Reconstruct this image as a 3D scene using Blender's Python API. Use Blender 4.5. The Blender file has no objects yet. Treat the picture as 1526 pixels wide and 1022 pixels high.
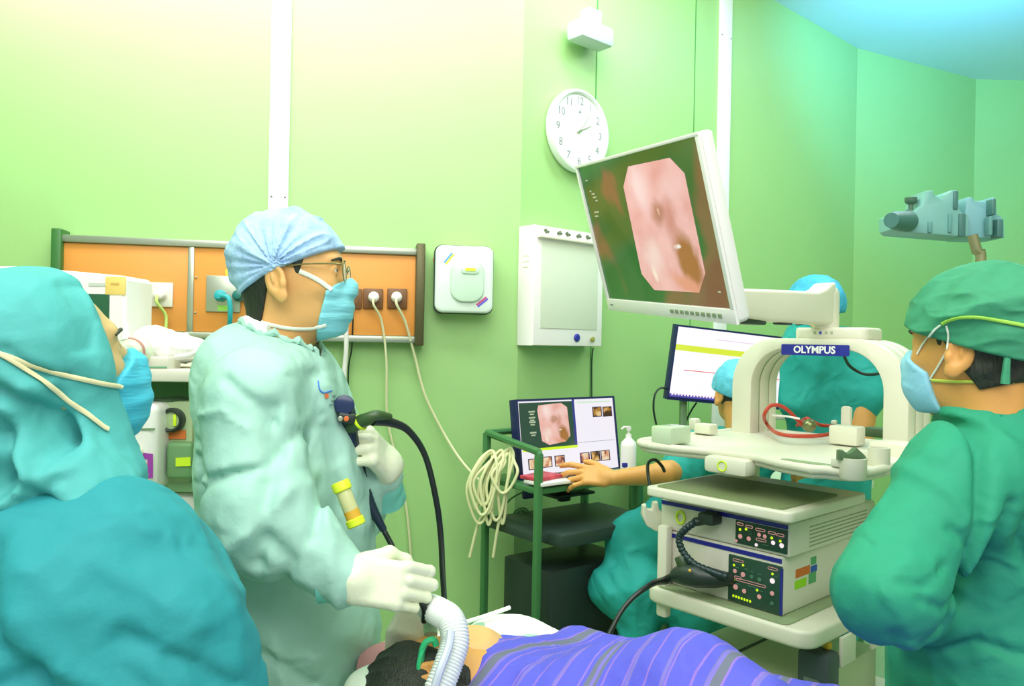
import bpy, bmesh, math, random
import numpy as np
from mathutils import Matrix, Vector
random.seed(7); rng = np.random.RandomState(11)
R_ = math.radians
SC = bpy.context.scene
COL = SC.collection

# ------------------------------------------------------------------ camera
F, CX, CY, ROLL, EYE = 1150.0, 763.0, 511.0, R_(1.1), 1.38
cam_d = bpy.data.cameras.new('camera'); cam_d.sensor_width = 36; cam_d.lens = F / 1526 * 36
cam_d.clip_start = 0.05
cam = bpy.data.objects.new('camera', cam_d); COL.objects.link(cam)
_c, _s = math.cos(ROLL), math.sin(ROLL)
cam.matrix_world = Matrix(((_c, -_s, 0, 0), (0, 0, -1, 0), (_s, _c, 0, EYE), (0, 0, 0, 1)))
SC.camera = cam

# ------------------------------------------------------------------ world, lights, exposure
SC.view_settings.view_transform = 'Standard'; SC.view_settings.look = 'None'
SC.view_settings.exposure = -0.12; SC.view_settings.gamma = 1.0
w = bpy.data.worlds.new('world'); SC.world = w; w.use_nodes = True
w.node_tree.nodes['Background'].inputs[0].default_value = (1.0, 1.0, 0.93, 1)
w.node_tree.nodes['Background'].inputs[1].default_value = 0.7

def area(name, loc, target, size, size_y, power, color=(1, 1, 1), spread=180):
    l = bpy.data.lights.new(name, 'AREA'); l.shape = 'RECTANGLE'; l.size = size; l.size_y = size_y
    l.energy = power; l.color = color; l.spread = R_(spread)
    o = bpy.data.objects.new(name, l); COL.objects.link(o); o.location = loc
    d = Vector(target) - Vector(loc)
    o.rotation_euler = d.to_track_quat('-Z', 'Y').to_euler()
    return o
area('ceiling_light_rear', (-0.6, 0.5, 3.25), (-0.6, 0.9, 0), 2.4, 1.4, 46, (1.0, 1.0, 0.95))
area('front_fill_added', (0.4, -0.5, 3.0), (0.6, 2.6, 0.9), 3.0, 1.2, 62, (1.0, 1.0, 0.95))  # added frontal fill above the viewpoint, no fixture modelled
area('ceiling_light_right', (2.2, 3.0, 3.25), (2.4, 3.6, 0), 1.6, 1.6, 42, (1.0, 0.94, 0.85))
area('wall_wash_added', (-1.0, 2.05, 3.2), (-0.9, 2.95, 2.5), 2.8, 0.25, 50, (1.0, 1.0, 1.0))  # added strip lamp that whitens the upper rear wall
area('wall_wash_centre', (0.55, 2.75, 3.2), (0.75, 3.7, 2.6), 0.8, 0.25, 16, (0.8, 0.97, 1.0))
area('cyan_glow_added', (2.0, 3.2, 2.9), (2.9, 4.7, 3.6), 0.8, 0.5, 34, (0.10, 0.50, 1.0), 110)  # added unseen cyan lamp tinting the ceiling at upper right

# ------------------------------------------------------------------ pixel helpers
def ray(px, py):
    xc = (px - CX) / F; yc = -(py - CY) / F
    return np.array([xc * _c - yc * _s, 1.0, xc * _s + yc * _c])
ORG = np.array([0, 0, EYE])
def W(px, py, Y):
    return ORG + ray(px, py) * Y
def hit_plane(px, py, p0, n):
    r = ray(px, py); return ORG + r * (np.dot(np.array(p0) - ORG, n) / np.dot(r, n))
def A(*v): return np.array(v, float)
def nrm(v): v = np.array(v, float); return v / np.linalg.norm(v)

# ------------------------------------------------------------------ materials
def s2l(c):
    c = c / 255.0
    return c / 12.92 if c <= 0.04045 else ((c + 0.055) / 1.055) ** 2.4
_M = {}
def mat(name, rgb, rough=0.5, metal=0.0, bump=0.0, bscale=60, var=0.0, vscale=8, emit=0.0, alpha=1.0, trans=0.0, sheen=0.0, sss=0.0, spec=0.5, stretch=(1, 1, 1)):
    if name in _M: return _M[name]
    m = bpy.data.materials.new(name); m.use_nodes = True; _M[name] = m
    nt = m.node_tree; b = nt.nodes['Principled BSDF']
    col = (s2l(rgb[0]), s2l(rgb[1]), s2l(rgb[2]), 1)
    b.inputs['Base Color'].default_value = col
    b.inputs['Roughness'].default_value = rough; b.inputs['Metallic'].default_value = metal
    b.inputs['Specular IOR Level'].default_value = spec
    if sss: b.inputs['Subsurface Weight'].default_value = sss; b.inputs['Subsurface Scale'].default_value = 0.01
    if alpha < 1: b.inputs['Alpha'].default_value = alpha
    if trans: b.inputs['Transmission Weight'].default_value = trans
    if sheen: b.inputs['Sheen Weight'].default_value = sheen
    if emit:
        b.inputs['Emission Color'].default_value = col; b.inputs['Emission Strength'].default_value = emit
    if bump or var:
        tc = nt.nodes.new('ShaderNodeTexCoord'); mp = nt.nodes.new('ShaderNodeMapping')
        mp.inputs['Scale'].default_value = stretch
        nt.links.new(tc.outputs['Object'], mp.inputs['Vector'])
    if bump:
        n = nt.nodes.new('ShaderNodeTexNoise'); n.inputs['Scale'].default_value = bscale; n.inputs['Detail'].default_value = 4
        bp = nt.nodes.new('ShaderNodeBump'); bp.inputs['Strength'].default_value = bump; bp.inputs['Distance'].default_value = 0.01
        nt.links.new(mp.outputs[0], n.inputs['Vector']); nt.links.new(n.outputs['Fac'], bp.inputs['Height']); nt.links.new(bp.outputs[0], b.inputs['Normal'])
    if var:
        n = nt.nodes.new('ShaderNodeTexNoise'); n.inputs['Scale'].default_value = vscale; n.inputs['Detail'].default_value = 3
        r = nt.nodes.new('ShaderNodeValToRGB')
        r.color_ramp.elements[0].position = 0.3; r.color_ramp.elements[1].position = 0.7
        r.color_ramp.elements[0].color = tuple(max(0, x * (1 - var)) for x in col[:3]) + (1,)
        r.color_ramp.elements[1].color = tuple(min(1, x * (1 + var)) for x in col[:3]) + (1,)
        nt.links.new(mp.outputs[0], n.inputs['Vector']); nt.links.new(n.outputs['Fac'], r.inputs[0]); nt.links.new(r.outputs[0], b.inputs['Base Color'])
    return m

# ------------------------------------------------------------------ mesh builder
def rotm(rx=0, ry=0, rz=0):
    return np.array((Matrix.Rotation(rz, 3, 'Z') @ Matrix.Rotation(ry, 3, 'Y') @ Matrix.Rotation(rx, 3, 'X')))
def frame(ex, ez):
    """columns: ex, ey, ez"""
    ez = nrm(ez); ex = np.array(ex, float); ex = nrm(ex - ez * np.dot(ex, ez)); ey = np.cross(ez, ex)
    return np.stack([ex, ey, ez], 1)
class MB:
    def __init__(s): s.v = []; s.f = []; s.n = 0
    def add(s, v, f):
        v = np.asarray(v, float); s.v.append(v); s.f += [tuple(i + s.n for i in q) for q in f]; s.n += len(v); return s
    def bm(s, bm):
        bm.verts.ensure_lookup_table(); bm.verts.index_update()
        s.add([tuple(v.co) for v in bm.verts], [[v.index for v in f.verts] for f in bm.faces]); bm.free(); return s
    def box(s, c, size, R=None, bev=0.004, seg=2):
        sx, sy, sz = size
        if bev <= 0:
            v = np.array([[x, y, z] for x in (-.5, .5) for y in (-.5, .5) for z in (-.5, .5)]) * A(sx, sy, sz)
            f = [(0, 1, 3, 2), (4, 6, 7, 5), (0, 4, 5, 1), (2, 3, 7, 6), (0, 2, 6, 4), (1, 5, 7, 3)]
        else:
            b = bmesh.new(); bmesh.ops.create_cube(b, size=1)
            for q in b.verts: q.co = Vector((q.co.x * sx, q.co.y * sy, q.co.z * sz))
            bev = min(bev, 0.49 * min(sx, sy, sz))
            bmesh.ops.bevel(b, geom=list(b.edges), offset=bev, segments=seg, profile=0.5, affect='EDGES')
            b.verts.index_update(); v = np.array([tuple(q.co) for q in b.verts]); f = [[q.index for q in t.verts] for t in b.faces]; b.free()
        if R is not None: v = v @ np.asarray(R).T
        return s.add(v + np.asarray(c, float), f)
    def prism(s, poly, o, R, depth, bev=0.0, seg=2):
        """poly in the (x,y) of frame R at o, extruded along R's z by depth"""
        b = bmesh.new(); vs = [b.verts.new((x, y, 0)) for x, y in poly]; fc = b.faces.new(vs)
        r = bmesh.ops.extrude_face_region(b, geom=[fc])
        for q in r['geom']:
            if isinstance(q, bmesh.types.BMVert): q.co.z += depth
        bmesh.ops.recalc_face_normals(b, faces=list(b.faces))
        if bev > 0:
            eg = [e for e in b.edges if abs(e.verts[0].co.z - e.verts[1].co.z) < 1e-6]
            bmesh.ops.bevel(b, geom=eg, offset=bev, segments=seg, profile=0.5, affect='EDGES')
        b.verts.index_update(); v = np.array([tuple(q.co) for q in b.verts]); f = [[q.index for q in t.verts] for t in b.faces]; b.free()
        return s.add(v @ np.asarray(R).T + np.asarray(o, float), f)
    def tube(s, pts, r, n=8, closed=False, cap=True, sub=0, flat=None):
        pts = np.array(pts, float)
        if sub: pts, r = spline(pts, sub, closed, r)
        m = len(pts); rr = np.full(m, r) if np.isscalar(r) else np.array(r, float)
        t = np.gradient(pts, axis=0) if not closed else np.roll(pts, -1, 0) - np.roll(pts, 1, 0)
        t /= np.linalg.norm(t, axis=1)[:, None] + 1e-12
        u = np.cross(t[0], [0.13, 0.21, 0.97]); 
        if np.linalg.norm(u) < 1e-3: u = np.cross(t[0], [1, 0, 0])
        u = nrm(u); V = []
        for i in range(m):
            u = u - t[i] * np.dot(u, t[i]); u = nrm(u); w_ = np.cross(t[i], u)
            if flat is not None:
                # flat strap: flat = (normal_i list, width, thick)
                nn = flat[0][i] if len(flat[0]) == m else flat[0][0]
                nn = nrm(nn - t[i] * np.dot(nn, t[i])); ww = np.cross(t[i], nn)
                for k in range(n):
                    a = 2 * math.pi * k / n; V.append(pts[i] + nn * math.cos(a) * flat[2] + ww * math.sin(a) * flat[1])
            else:
                for k in range(n):
                    a = 2 * math.pi * k / n; V.append(pts[i] + (u * math.cos(a) + w_ * math.sin(a)) * rr[i])
        fs = []
        for i in range(m if closed else m - 1):
            j = (i + 1) % m
            for k in range(n):
                l = (k + 1) % n; fs.append((i * n + k, i * n + l, j * n + l, j * n + k))
        if cap and not closed: fs += [tuple(range(n - 1, -1, -1)), tuple(range((m - 1) * n, m * n))]
        return s.add(V, fs)
    def lathe(s, prof, o, R=None, n=24, cap=True):
        V = []; m = len(prof)
        for r, z in prof:
            for k in range(n):
                a = 2 * math.pi * k / n; V.append((r * math.cos(a), r * math.sin(a), z))
        V = np.array(V)
        if R is not None: V = V @ np.asarray(R).T
        fs = [(i * n + k, i * n + (k + 1) % n, (i + 1) * n + (k + 1) % n, (i + 1) * n + k) for i in range(m - 1) for k in range(n)]
        if cap: fs += [tuple(range(n - 1, -1, -1)), tuple(range((m - 1) * n, m * n))]
        return s.add(V + np.asarray(o, float), fs)
    def cyl(s, a, b, r, n=16, bev=0.0):
        a = np.array(a, float); b = np.array(b, float); L = np.linalg.norm(b - a); z = (b - a) / L
        R = frame([0.3, 0.9, 0.1] if abs(z[2]) > .9 else [0.05, 0.1, 1], z)
        if bev: pr = [(r - bev, 0), (r - bev * .3, bev * .3), (r, bev), (r, L - bev), (r - bev * .3, L - bev * .3), (r - bev, L)]
        else: pr = [(r, 0), (r, L)]
        return s.lathe(pr, a, R, n)
    def ball(s, c, r, n=16, R=None):
        rr = A(r, r, r) if np.isscalar(r) else A(*r); V = []; m = n // 2
        for i in range(m + 1):
            th = math.pi * (i + .001) / (m + .002)
            for k in range(n):
                a = 2 * math.pi * k / n; V.append((math.sin(th) * math.cos(a), math.sin(th) * math.sin(a), math.cos(th)))
        V = np.array(V) * rr
        if R is not None: V = V @ np.asarray(R).T
        fs = [(i * n + k, (i + 1) * n + k, (i + 1) * n + (k + 1) % n, i * n + (k + 1) % n) for i in range(m) for k in range(n)]
        return s.add(V + np.asarray(c, float), fs)
    def text(s, txt, size, o, R, depth=0.001, align='CENTER', bold=0.0):
        cu = bpy.data.curves.new('t', 'FONT'); cu.body = txt; cu.size = size; cu.extrude = depth; cu.align_x = align; cu.align_y = 'CENTER'; cu.offset = bold
        cu.resolution_u = 3
        ob = bpy.data.objects.new('t', cu); COL.objects.link(ob); dg = bpy.context.evaluated_depsgraph_get()
        me = bpy.data.meshes.new_from_object(ob.evaluated_get(dg))
        V = np.array([tuple(q.co) for q in me.vertices]); f = [tuple(p.vertices) for p in me.polygons]
        bpy.data.objects.remove(ob); bpy.data.curves.remove(cu); bpy.data.meshes.remove(me)
        return s.add(V @ np.asarray(R).T + np.asarray(o, float), f)
def spline(P, sub, closed=False, r=None):
    P = np.array(P, float); m = len(P); out = []; ro = []
    seg = m if closed else m - 1
    for i in range(seg):
        g = lambda k: P[k % m] if closed else P[min(max(k, 0), m - 1)]
        p0, p1, p2, p3 = g(i - 1), g(i), g(i + 1), g(i + 2)
        for k in range(sub):
            t = k / sub
            out.append(0.5 * ((2 * p1) + (-p0 + p2) * t + (2 * p0 - 5 * p1 + 4 * p2 - p3) * t * t + (-p0 + 3 * p1 - 3 * p2 + p3) * t ** 3))
            if r is not None and not np.isscalar(r): ro.append(r[i] * (1 - t) + r[(i + 1) % m] * t)
    if not closed:
        out.append(P[-1])
        if r is not None and not np.isscalar(r): ro.append(r[-1])
    return np.array(out), (ro if ro else r)

ROOTM = {}
def thing(name, label, cat, loc=(0, 0, 0), rz=0.0, group=None):
    o = bpy.data.objects.new(name, None); COL.objects.link(o); o.empty_display_size = 0.05
    o.location = loc; o.rotation_euler = (0, 0, rz); o['label'] = label; o['category'] = cat
    if group: o['group'] = group
    ROOTM[o.name] = (np.array(loc, float), rotm(0, 0, rz)); return o
def tag(o, label, cat, group=None):
    o['label'] = label; o['category'] = cat
    if group: o['group'] = group
    return o
def mk(name, mb, material, parent=None, label=None, sharp=38, local=False):
    """mesh given in world coordinates (or in the root's own, local=True) linked as one object"""
    V = np.concatenate(mb.v) if mb.v else np.zeros((0, 3))
    loc = None
    if parent is not None:
        loc, Rr = ROOTM[parent.name]
        if not local: V = (V - loc) @ Rr
    else:
        loc = A((V[:, 0].min() + V[:, 0].max()) / 2, (V[:, 1].min() + V[:, 1].max()) / 2, V[:, 2].min()); V = V - loc
    me = bpy.data.meshes.new(name); me.from_pydata(V.tolist(), [], mb.f)
    b = bmesh.new(); b.from_mesh(me); bmesh.ops.recalc_face_normals(b, faces=list(b.faces)) if len(b.faces) < 6000 else None
    ca = math.cos(R_(sharp))
    for fc in b.faces: fc.smooth = True
    if len(b.faces) < 30000:
        for e in b.edges:
            if len(e.link_faces) == 2: e.smooth = e.link_faces[0].normal.dot(e.link_faces[1].normal) > ca
    b.to_mesh(me); b.free(); me.materials.append(material)
    o = bpy.data.objects.new(name, me); COL.objects.link(o)
    if parent is not None: o.parent = parent; ROOTM[o.name] = ROOTM[parent.name]
    else: o.location = loc; ROOTM[o.name] = (np.array(loc), np.eye(3))
    if label: o['label'] = label
    return o
def struct(name, mb, m):
    o = mk(name, mb, m); o['kind'] = 'structure'; return o

# ------------------------------------------------------------------ signed distance modelling
def smin(a, b, k):
    h = np.maximum(k - np.abs(a - b), 0) / k
    return np.minimum(a, b) - h * h * k * 0.25
def smax(a, b, k): return -smin(-a, -b, k)
def cap(P, a, b, ra, rb):
    a = np.asarray(a, float); ab = np.asarray(b, float) - a; t = np.clip(((P - a) @ ab) / (ab @ ab + 1e-12), 0, 1)
    return np.linalg.norm(P - a - t[:, None] * ab, axis=1) - (ra + (rb - ra) * t)
def ell(P, c, r, R=None):
    q = P - np.asarray(c, float)
    if R is not None: q = q @ np.asarray(R)
    r = np.asarray(r, float); k0 = np.linalg.norm(q / r, axis=1); k1 = np.linalg.norm(q / r ** 2, axis=1) + 1e-9
    return k0 * (k0 - 1) / k1
def sbox(P, c, hs, R=None, r=0.01):
    q = P - np.asarray(c, float)
    if R is not None: q = q @ np.asarray(R)
    q = np.abs(q) - (np.asarray(hs, float) - r)
    return np.linalg.norm(np.maximum(q, 0), axis=1) + np.minimum(q.max(1), 0) - r
_LAT = rng.rand(32, 32, 32)
def noise(P, sc, seed=0):
    q = P * np.asarray(sc, float) + seed * 7.31; i = np.floor(q).astype(int); f = q - i; f = f * f * (3 - 2 * f); o = 0
    for dx in (0, 1):
        for dy in (0, 1):
            for dz in (0, 1):
                wgt = (f[:, 0] if dx else 1 - f[:, 0]) * (f[:, 1] if dy else 1 - f[:, 1]) * (f[:, 2] if dz else 1 - f[:, 2])
                o = o + wgt * _LAT[(i[:, 0] + dx) & 31, (i[:, 1] + dy) & 31, (i[:, 2] + dz) & 31]
    return o
def folds(P, amp, sc, seed=0, warp=0.06):
    """soft ridged cloth folds"""
    wv = np.stack([noise(P, 5, seed + 1), noise(P, 5, seed + 2), noise(P, 5, seed + 3)], 1) - .5
    n = noise(P + wv * warp, sc, seed); r = 1 - np.abs(2 * n - 1); r = r * r
    n2 = noise(P + wv * warp, np.asarray(sc) * 2.1, seed + 5); r2 = (1 - np.abs(2 * n2 - 1)) ** 2
    return -amp * (r + 0.45 * r2 - .6)
def crease(P, pts, depth, width, ymax=None):
    """groove (depth>0) or ridge (depth<0) along a polyline seen in the x-z plane"""
    pts = np.array(pts, float)[:, [0, 2]]; Q = P[:, [0, 2]]; d = np.full(len(P), 9.)
    for a, b in zip(pts[:-1], pts[1:]):
        ab = b - a; t = np.clip(((Q - a) @ ab) / (ab @ ab + 1e-12), 0, 1); d = np.minimum(d, np.linalg.norm(Q - a - t[:, None] * ab, axis=1))
    g = depth * np.exp(-(d / width) ** 2)
    if ymax is not None: g = g * (P[:, 1] < ymax)
    return g
def polygonise(f, lo, hi, h):
    lo = np.array(lo, float); hi = np.array(hi, float); B = 8
    nb = np.maximum(1, np.ceil((hi - lo) / (h * B)).astype(int)); n = nb * B + 1
    G = np.full(tuple(n), 1.0, np.float32)
    bc = np.stack(np.meshgrid(*[np.arange(k) for k in nb], indexing='ij'), -1).reshape(-1, 3)
    cen = lo + (bc * B + B / 2) * h; dc = f(cen); half = B * h * 0.5 * 1.75
    act = np.abs(dc) < half * 1.6 + 0.02
    for b, d in zip(bc[~act], dc[~act]):
        s0 = b * B; G[s0[0]:s0[0] + B + 1, s0[1]:s0[1] + B + 1, s0[2]:s0[2] + B + 1] = 1.0 if d > 0 else -1.0
    off = np.stack(np.meshgrid(*[np.arange(B + 1)] * 3, indexing='ij'), -1).reshape(-1, 3)
    ba = bc[act]
    for i in range(0, len(ba), 300):
        idx = (ba[i:i + 300, None, :] * B + off[None]).reshape(-1, 3)
        G[idx[:, 0], idx[:, 1], idx[:, 2]] = f(lo + idx * h)
    # close at the borders
    G[0] = G[-1] = 1; G[:, 0] = G[:, -1] = 1; G[:, :, 0] = G[:, :, -1] = 1
    ins = G < 0; m = n - 1
    cnt = np.zeros(tuple(m), np.int8)
    for dx in (0, 1):
        for dy in (0, 1):
            for dz in (0, 1): cnt += ins[dx:dx + m[0], dy:dy + m[1], dz:dz + m[2]]
    cells = np.argwhere((cnt > 0) & (cnt < 8)); vid = np.full(tuple(m), -1, np.int32); vid[cells[:, 0], cells[:, 1], cells[:, 2]] = np.arange(len(cells))
    acc = np.zeros((len(cells), 3)); num = np.zeros(len(cells))
    cr = [(0, 0, 0), (1, 0, 0), (0, 1, 0), (1, 1, 0), (0, 0, 1), (1, 0, 1), (0, 1, 1), (1, 1, 1)]
    for a in cr:
        for ax in range(3):
            if a[ax]: continue
            b = list(a); b[ax] = 1
            va = G[cells[:, 0] + a[0], cells[:, 1] + a[1], cells[:, 2] + a[2]]; vb = G[cells[:, 0] + b[0], cells[:, 1] + b[1], cells[:, 2] + b[2]]
            x = (va < 0) != (vb < 0); t = np.where(x, va / np.where(x, va - vb, 1), 0)
            p = np.array(a, float)[None].repeat(len(cells), 0); p[:, ax] += t
            acc += p * x[:, None]; num += x
    V = lo + (cells + acc / num[:, None]) * h
    Fs = []
    for ax in range(3):
        o1, o2 = (ax + 1) % 3, (ax + 2) % 3
        a = ins; sl = [slice(1, -1)] * 3; sl[ax] = slice(0, -1); sr = list(sl); sr[ax] = slice(1, None)
        e = np.argwhere(a[tuple(sl)] != a[tuple(sr)]); base = np.array([1, 1, 1]); base[ax] = 0; e = e + base
        inside = a[e[:, 0], e[:, 1], e[:, 2]]
        d1 = np.zeros(3, int); d1[o1] = 1; d2 = np.zeros(3, int); d2[o2] = 1
        q = [e - d1 - d2, e - d2, e, e - d1]; ids = np.stack([vid[k[:, 0], k[:, 1], k[:, 2]] for k in q], 1)
        ids[~inside] = ids[~inside][:, ::-1]
        Fs.append(ids)
    Fs = np.concatenate(Fs); Fs = Fs[(Fs >= 0).all(1)]
    return V, Fs
def sdf_mesh(name, f, lo, hi, h, material, parent=None, label=None):
    V, Fq = polygonise(f, lo, hi, h); 
    if parent is not None:
        loc, Rr = ROOTM[parent.name]; V = (V - loc) @ Rr
    else:
        loc = A((V[:, 0].min() + V[:, 0].max()) / 2, (V[:, 1].min() + V[:, 1].max()) / 2, V[:, 2].min()); V = V - loc
    me = bpy.data.meshes.new(name); me.vertices.add(len(V)); me.vertices.foreach_set('co', V.astype(np.float32).ravel())
    me.loops.add(Fq.size); me.loops.foreach_set('vertex_index', Fq.astype(np.int32).ravel())
    me.polygons.add(len(Fq)); me.polygons.foreach_set('loop_start', np.arange(0, Fq.size, 4, dtype=np.int32))
    me.polygons.foreach_set('use_smooth', np.ones(len(Fq), bool))
    me.update(calc_edges=True); me.validate(); me.materials.append(material)
    o = bpy.data.objects.new(name, me); COL.objects.link(o)
    if parent is not None: o.parent = parent; ROOTM[o.name] = ROOTM[parent.name]
    else: o.location = loc
    if label: o['label'] = label
    return o
def hit(f, px, py, y0=0.5, y1=3.5, step=0.008):
    """first point of a surface along a camera ray"""
    r = ray(px, py); Y = np.arange(y0, y1, step); d = f(ORG + r * Y[:, None]); k = np.argmax(d < 0)
    if d[k] >= 0: k = np.argmin(d); return ORG + r * Y[k]
    if k == 0: return ORG + r * Y[0]
    t = d[k - 1] / (d[k - 1] - d[k]); return ORG + r * (Y[k - 1] + t * step)
def grad(f, p, e=0.004):
    P = np.array([p + d for d in (A(e, 0, 0), A(-e, 0, 0), A(0, e, 0), A(0, -e, 0), A(0, 0, e), A(0, 0, -e))]); d = f(P)
    return nrm([d[0] - d[1], d[2] - d[3], d[4] - d[5]])
def wrap(f, pix, y0=0.5, y1=3.5, lift=0.002, sub=6):
    """points lying on a surface under a list of picture points"""
    q, _ = spline(np.array([(a, b, 0) for a, b in pix], float), sub)
    P = np.array([hit(f, a, b, y0, y1) for a, b, _z in q]); N = np.array([grad(f, p) for p in P])
    return P + N * lift, N
# ------------------------------------------------------------------ the room
K = A(0.024, 3.12); PSA, PSB = R_(10), R_(41)
exA = A(math.cos(PSA), math.sin(PSA), 0); nA = A(math.sin(PSA), -math.cos(PSA), 0)
exB = A(math.cos(PSB), math.sin(PSB), 0); nB = A(math.sin(PSB), -math.cos(PSB), 0)
K3 = A(K[0], K[1], 0); UP = A(0, 0, 1)
RA = np.stack([exA, UP, nA], 1); RB = np.stack([exB, UP, nB], 1)
def WA(px, py, off=0.0): return hit_plane(px, py, K3 + nA * off, nA)
def WB(px, py, off=0.0): return hit_plane(px, py, K3 + nB * off, nB)
P0 = K - exA[:2] * 3.2; P2 = K + exB[:2] * 2.9; P3 = A(3.30, 5.55); P4 = A(4.4, 5.56)
H = 3.34
m_wall = mat('wall_paint', (158, 201, 127), rough=0.42, bump=0.04, bscale=220, var=0.03, vscale=1.5)
m_floor = mat('floor_vinyl', (150,180,140), rough=0.35, var=0.08, vscale=3)
m_ceil = mat('ceiling_paint', (214, 236, 242), rough=0.7, bump=0.05, bscale=150)
m_trim = mat('white_trim', (238, 236, 232), rough=0.45)
m_seam = mat('seam', (70, 150, 70), rough=0.7)
def wall(name, a, b):
    a = A(*a); b = A(*b); d = nrm(b - a); n = A(-d[1], d[0]) * 0.12
    mb = MB(); mb.prism([(0, 0), (np.linalg.norm(b - a), 0), (np.linalg.norm(b - a), H), (0, H)], A(a[0], a[1], 0), np.stack([A(d[0], d[1], 0), UP, A(d[1], -d[0], 0)], 1), -0.12)
    return struct(name, mb, m_wall)
wall('wall_rear', P0, K); wall('wall_clock', K, P2); wall('wall_corner', P2, P3); wall('wall_far', P3, P4)
wall('wall_left', (P0[0], -0.7), P0); wall('wall_right', P4, (P4[0], -0.7))
mb = MB(); mb.box((0.63, 2.5, -0.06), (8.0, 6.6, 0.12), bev=0); struct('floor', mb, m_floor)
mb = MB(); mb.box((0.63, 2.5, H + 0.06), (8.0, 6.6, 0.12), bev=0); struct('ceiling', mb, m_ceil)
# white vertical cover strips on the walls, with their screws, and the thin panel seams
m_screw = mat('screw', (110, 110, 100), rough=0.4, metal=0.7)
def strip(name, px, wall_hit, R, wd, thick=0.012):
    p = wall_hit(px, 300); o = A(p[0], p[1], 0.1) - R[:, 0] * wd / 2
    mb = MB(); mb.prism([(0, 0), (wd, 0), (wd, H - 0.1), (0, H - 0.1)], o, R, thick, bev=0.002)
    s = struct(name, mb, m_trim)
    for z in (0.5, 1.92, 3.0):
        for dx in (0.012, wd - 0.012):
            q = A(p[0], p[1], z) + R[:, 0] * (dx - wd / 2) + R[:, 2] * thick
            m2 = MB(); m2.cyl(q - R[:, 2] * 0.003, q + R[:, 2] * 0.002, 0.004, 8); mk('screw', m2, m_screw, s)
    return s
strip('trim_1', 415, WA, RA, 0.074); strip('trim_2', 1075, WB, RB, 0.105)
for i, (px, hf, R) in enumerate([(402, WA, RA), (1031, WB, RB), (884, WB, RB)]):
    p = hf(px, 300); mb = MB(); wd = 0.006 if i else 0.004
    mb.prism([(0, 0), (wd, 0), (wd, H - 0.1), (0, H - 0.1)], A(p[0], p[1], 0.1), R, 0.0015)
    struct('trim_%d' % (i + 3), mb, m_seam)
# skirting
for i, (a, b) in enumerate([(P0, K), (K, P2), (P2, P3)]):
    d = nrm(b - a); L = np.linalg.norm(b - a); mb = MB()
    mb.prism([(0, 0), (L, 0), (L, 0.1), (0, 0.1)], A(a[0], a[1], 0), np.stack([A(d[0], d[1], 0), UP, A(d[1], -d[0], 0)], 1), 0.015, bev=0.003)
    struct('baseboard_' + ('rear', 'clock', 'corner')[i], mb, mat('skirting', (120, 150, 120), rough=0.5))

# ------------------------------------------------------------------ common materials
m_cream = mat('cream_plastic', (228, 222, 206), rough=0.38)
m_cream2 = mat('cream_plastic_soft', (222, 226, 200), rough=0.5)
m_white = mat('white_plastic', (240, 236, 232), rough=0.35)
m_dark = mat('dark_plastic', (38, 52, 46), rough=0.4)
m_black = mat('black_rubber', (26, 34, 32), rough=0.35)
m_steel = mat('brushed_steel', (178, 186, 168), rough=0.32, metal=0.75)
m_galv = mat('grey_green_metal', (128, 158, 118), rough=0.4, metal=0.3)
m_orange = mat('orange_board', (226, 150, 66), rough=0.5, var=0.04, vscale=5)
m_teal = mat('teal_hose', (40, 168, 176), rough=0.35)
m_brown = mat('brown_plate', (112, 72, 34), rough=0.4)
m_yellow = mat('yellow_label', (240, 196, 60), rough=0.6)
m_cord = mat('cream_cord', (216, 212, 170), rough=0.5)
m_blue = mat('blue_badge', (38, 42, 150), rough=0.4)
m_ink = mat('grey_ink', (120, 128, 118), rough=0.6)
m_lime = mat('lime_mark', (214, 244, 40), rough=0.4)

# ------------------------------------------------------------------ gas and power panel on the rear wall
OFF = 0.055
tl = WA(97, 361, OFF); br = WA(626, 507, OFF)
z0, z1 = 1.385, 1.725
xl = np.dot(WA(88, 400) - K3, exA); xr = np.dot(WA(629, 440) - K3, exA)
def pa(x, z, d=0.0): return K3 + exA * x + UP * z + nA * d
pn = thing('service_panel', 'long orange boxed power and gas panel in a grey metal frame on the green wall', 'service panel', pa((xl + xr) / 2, z0))
mb = MB(); mb.box(pa((xl + xr) / 2, (z0 + z1) / 2, 0.025), (xr - xl - 0.02, 0.05, z1 - z0 - 0.01), rotm(0, 0, PSA), 0); mk('back_box', mb, m_galv, pn)
xd = np.dot(WA(284, 440, OFF) - K3, exA)
for a, b in ((xl + 0.03, xd - 0.01), (xd + 0.01, xr - 0.03)):
    mb = MB(); mb.box(pa((a + b) / 2, (z0 + z1) / 2, 0.051), (b - a, 0.006, z1 - z0 - 0.03), rotm(0, 0, PSA), 0.001); mk('orange_board', mb, m_orange, pn)
mb = MB(); mb.box(pa(xd, (z0 + z1) / 2, 0.053), (0.022, 0.014, z1 - z0 - 0.01), rotm(0, 0, PSA), 0.003)
for z in (1.47, 1.6): mb.ball(pa(xd + 0.018, z, 0.056), 0.004, 8)
mk('divider', mb, m_steel, pn)
for z, nm in ((z1, 'top_rail'), (z0, 'bottom_rail')):
    mb = MB(); mb.box(pa((xl + xr) / 2, z, 0.032), (xr - xl - 0.02, 0.07, 0.026), rotm(0, 0, PSA), 0.004); mk(nm, mb, m_steel, pn)
m_cap = mat('dark_green_cap', (52, 110, 48), rough=0.4)
for x in (xl + 0.018, xr - 0.012):
    mb = MB(); mb.box(pa(x, (z0 + z1) / 2 + 0.005, 0.04), (0.034, 0.085, z1 - z0 + 0.055), rotm(0, 0, PSA), 0.005); mk('end_cap', mb, mat('dark_bronze_metal', (88, 84, 52), rough=0.4, metal=0.4) if x > xl + 0.1 else m_cap, pn)
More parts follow.
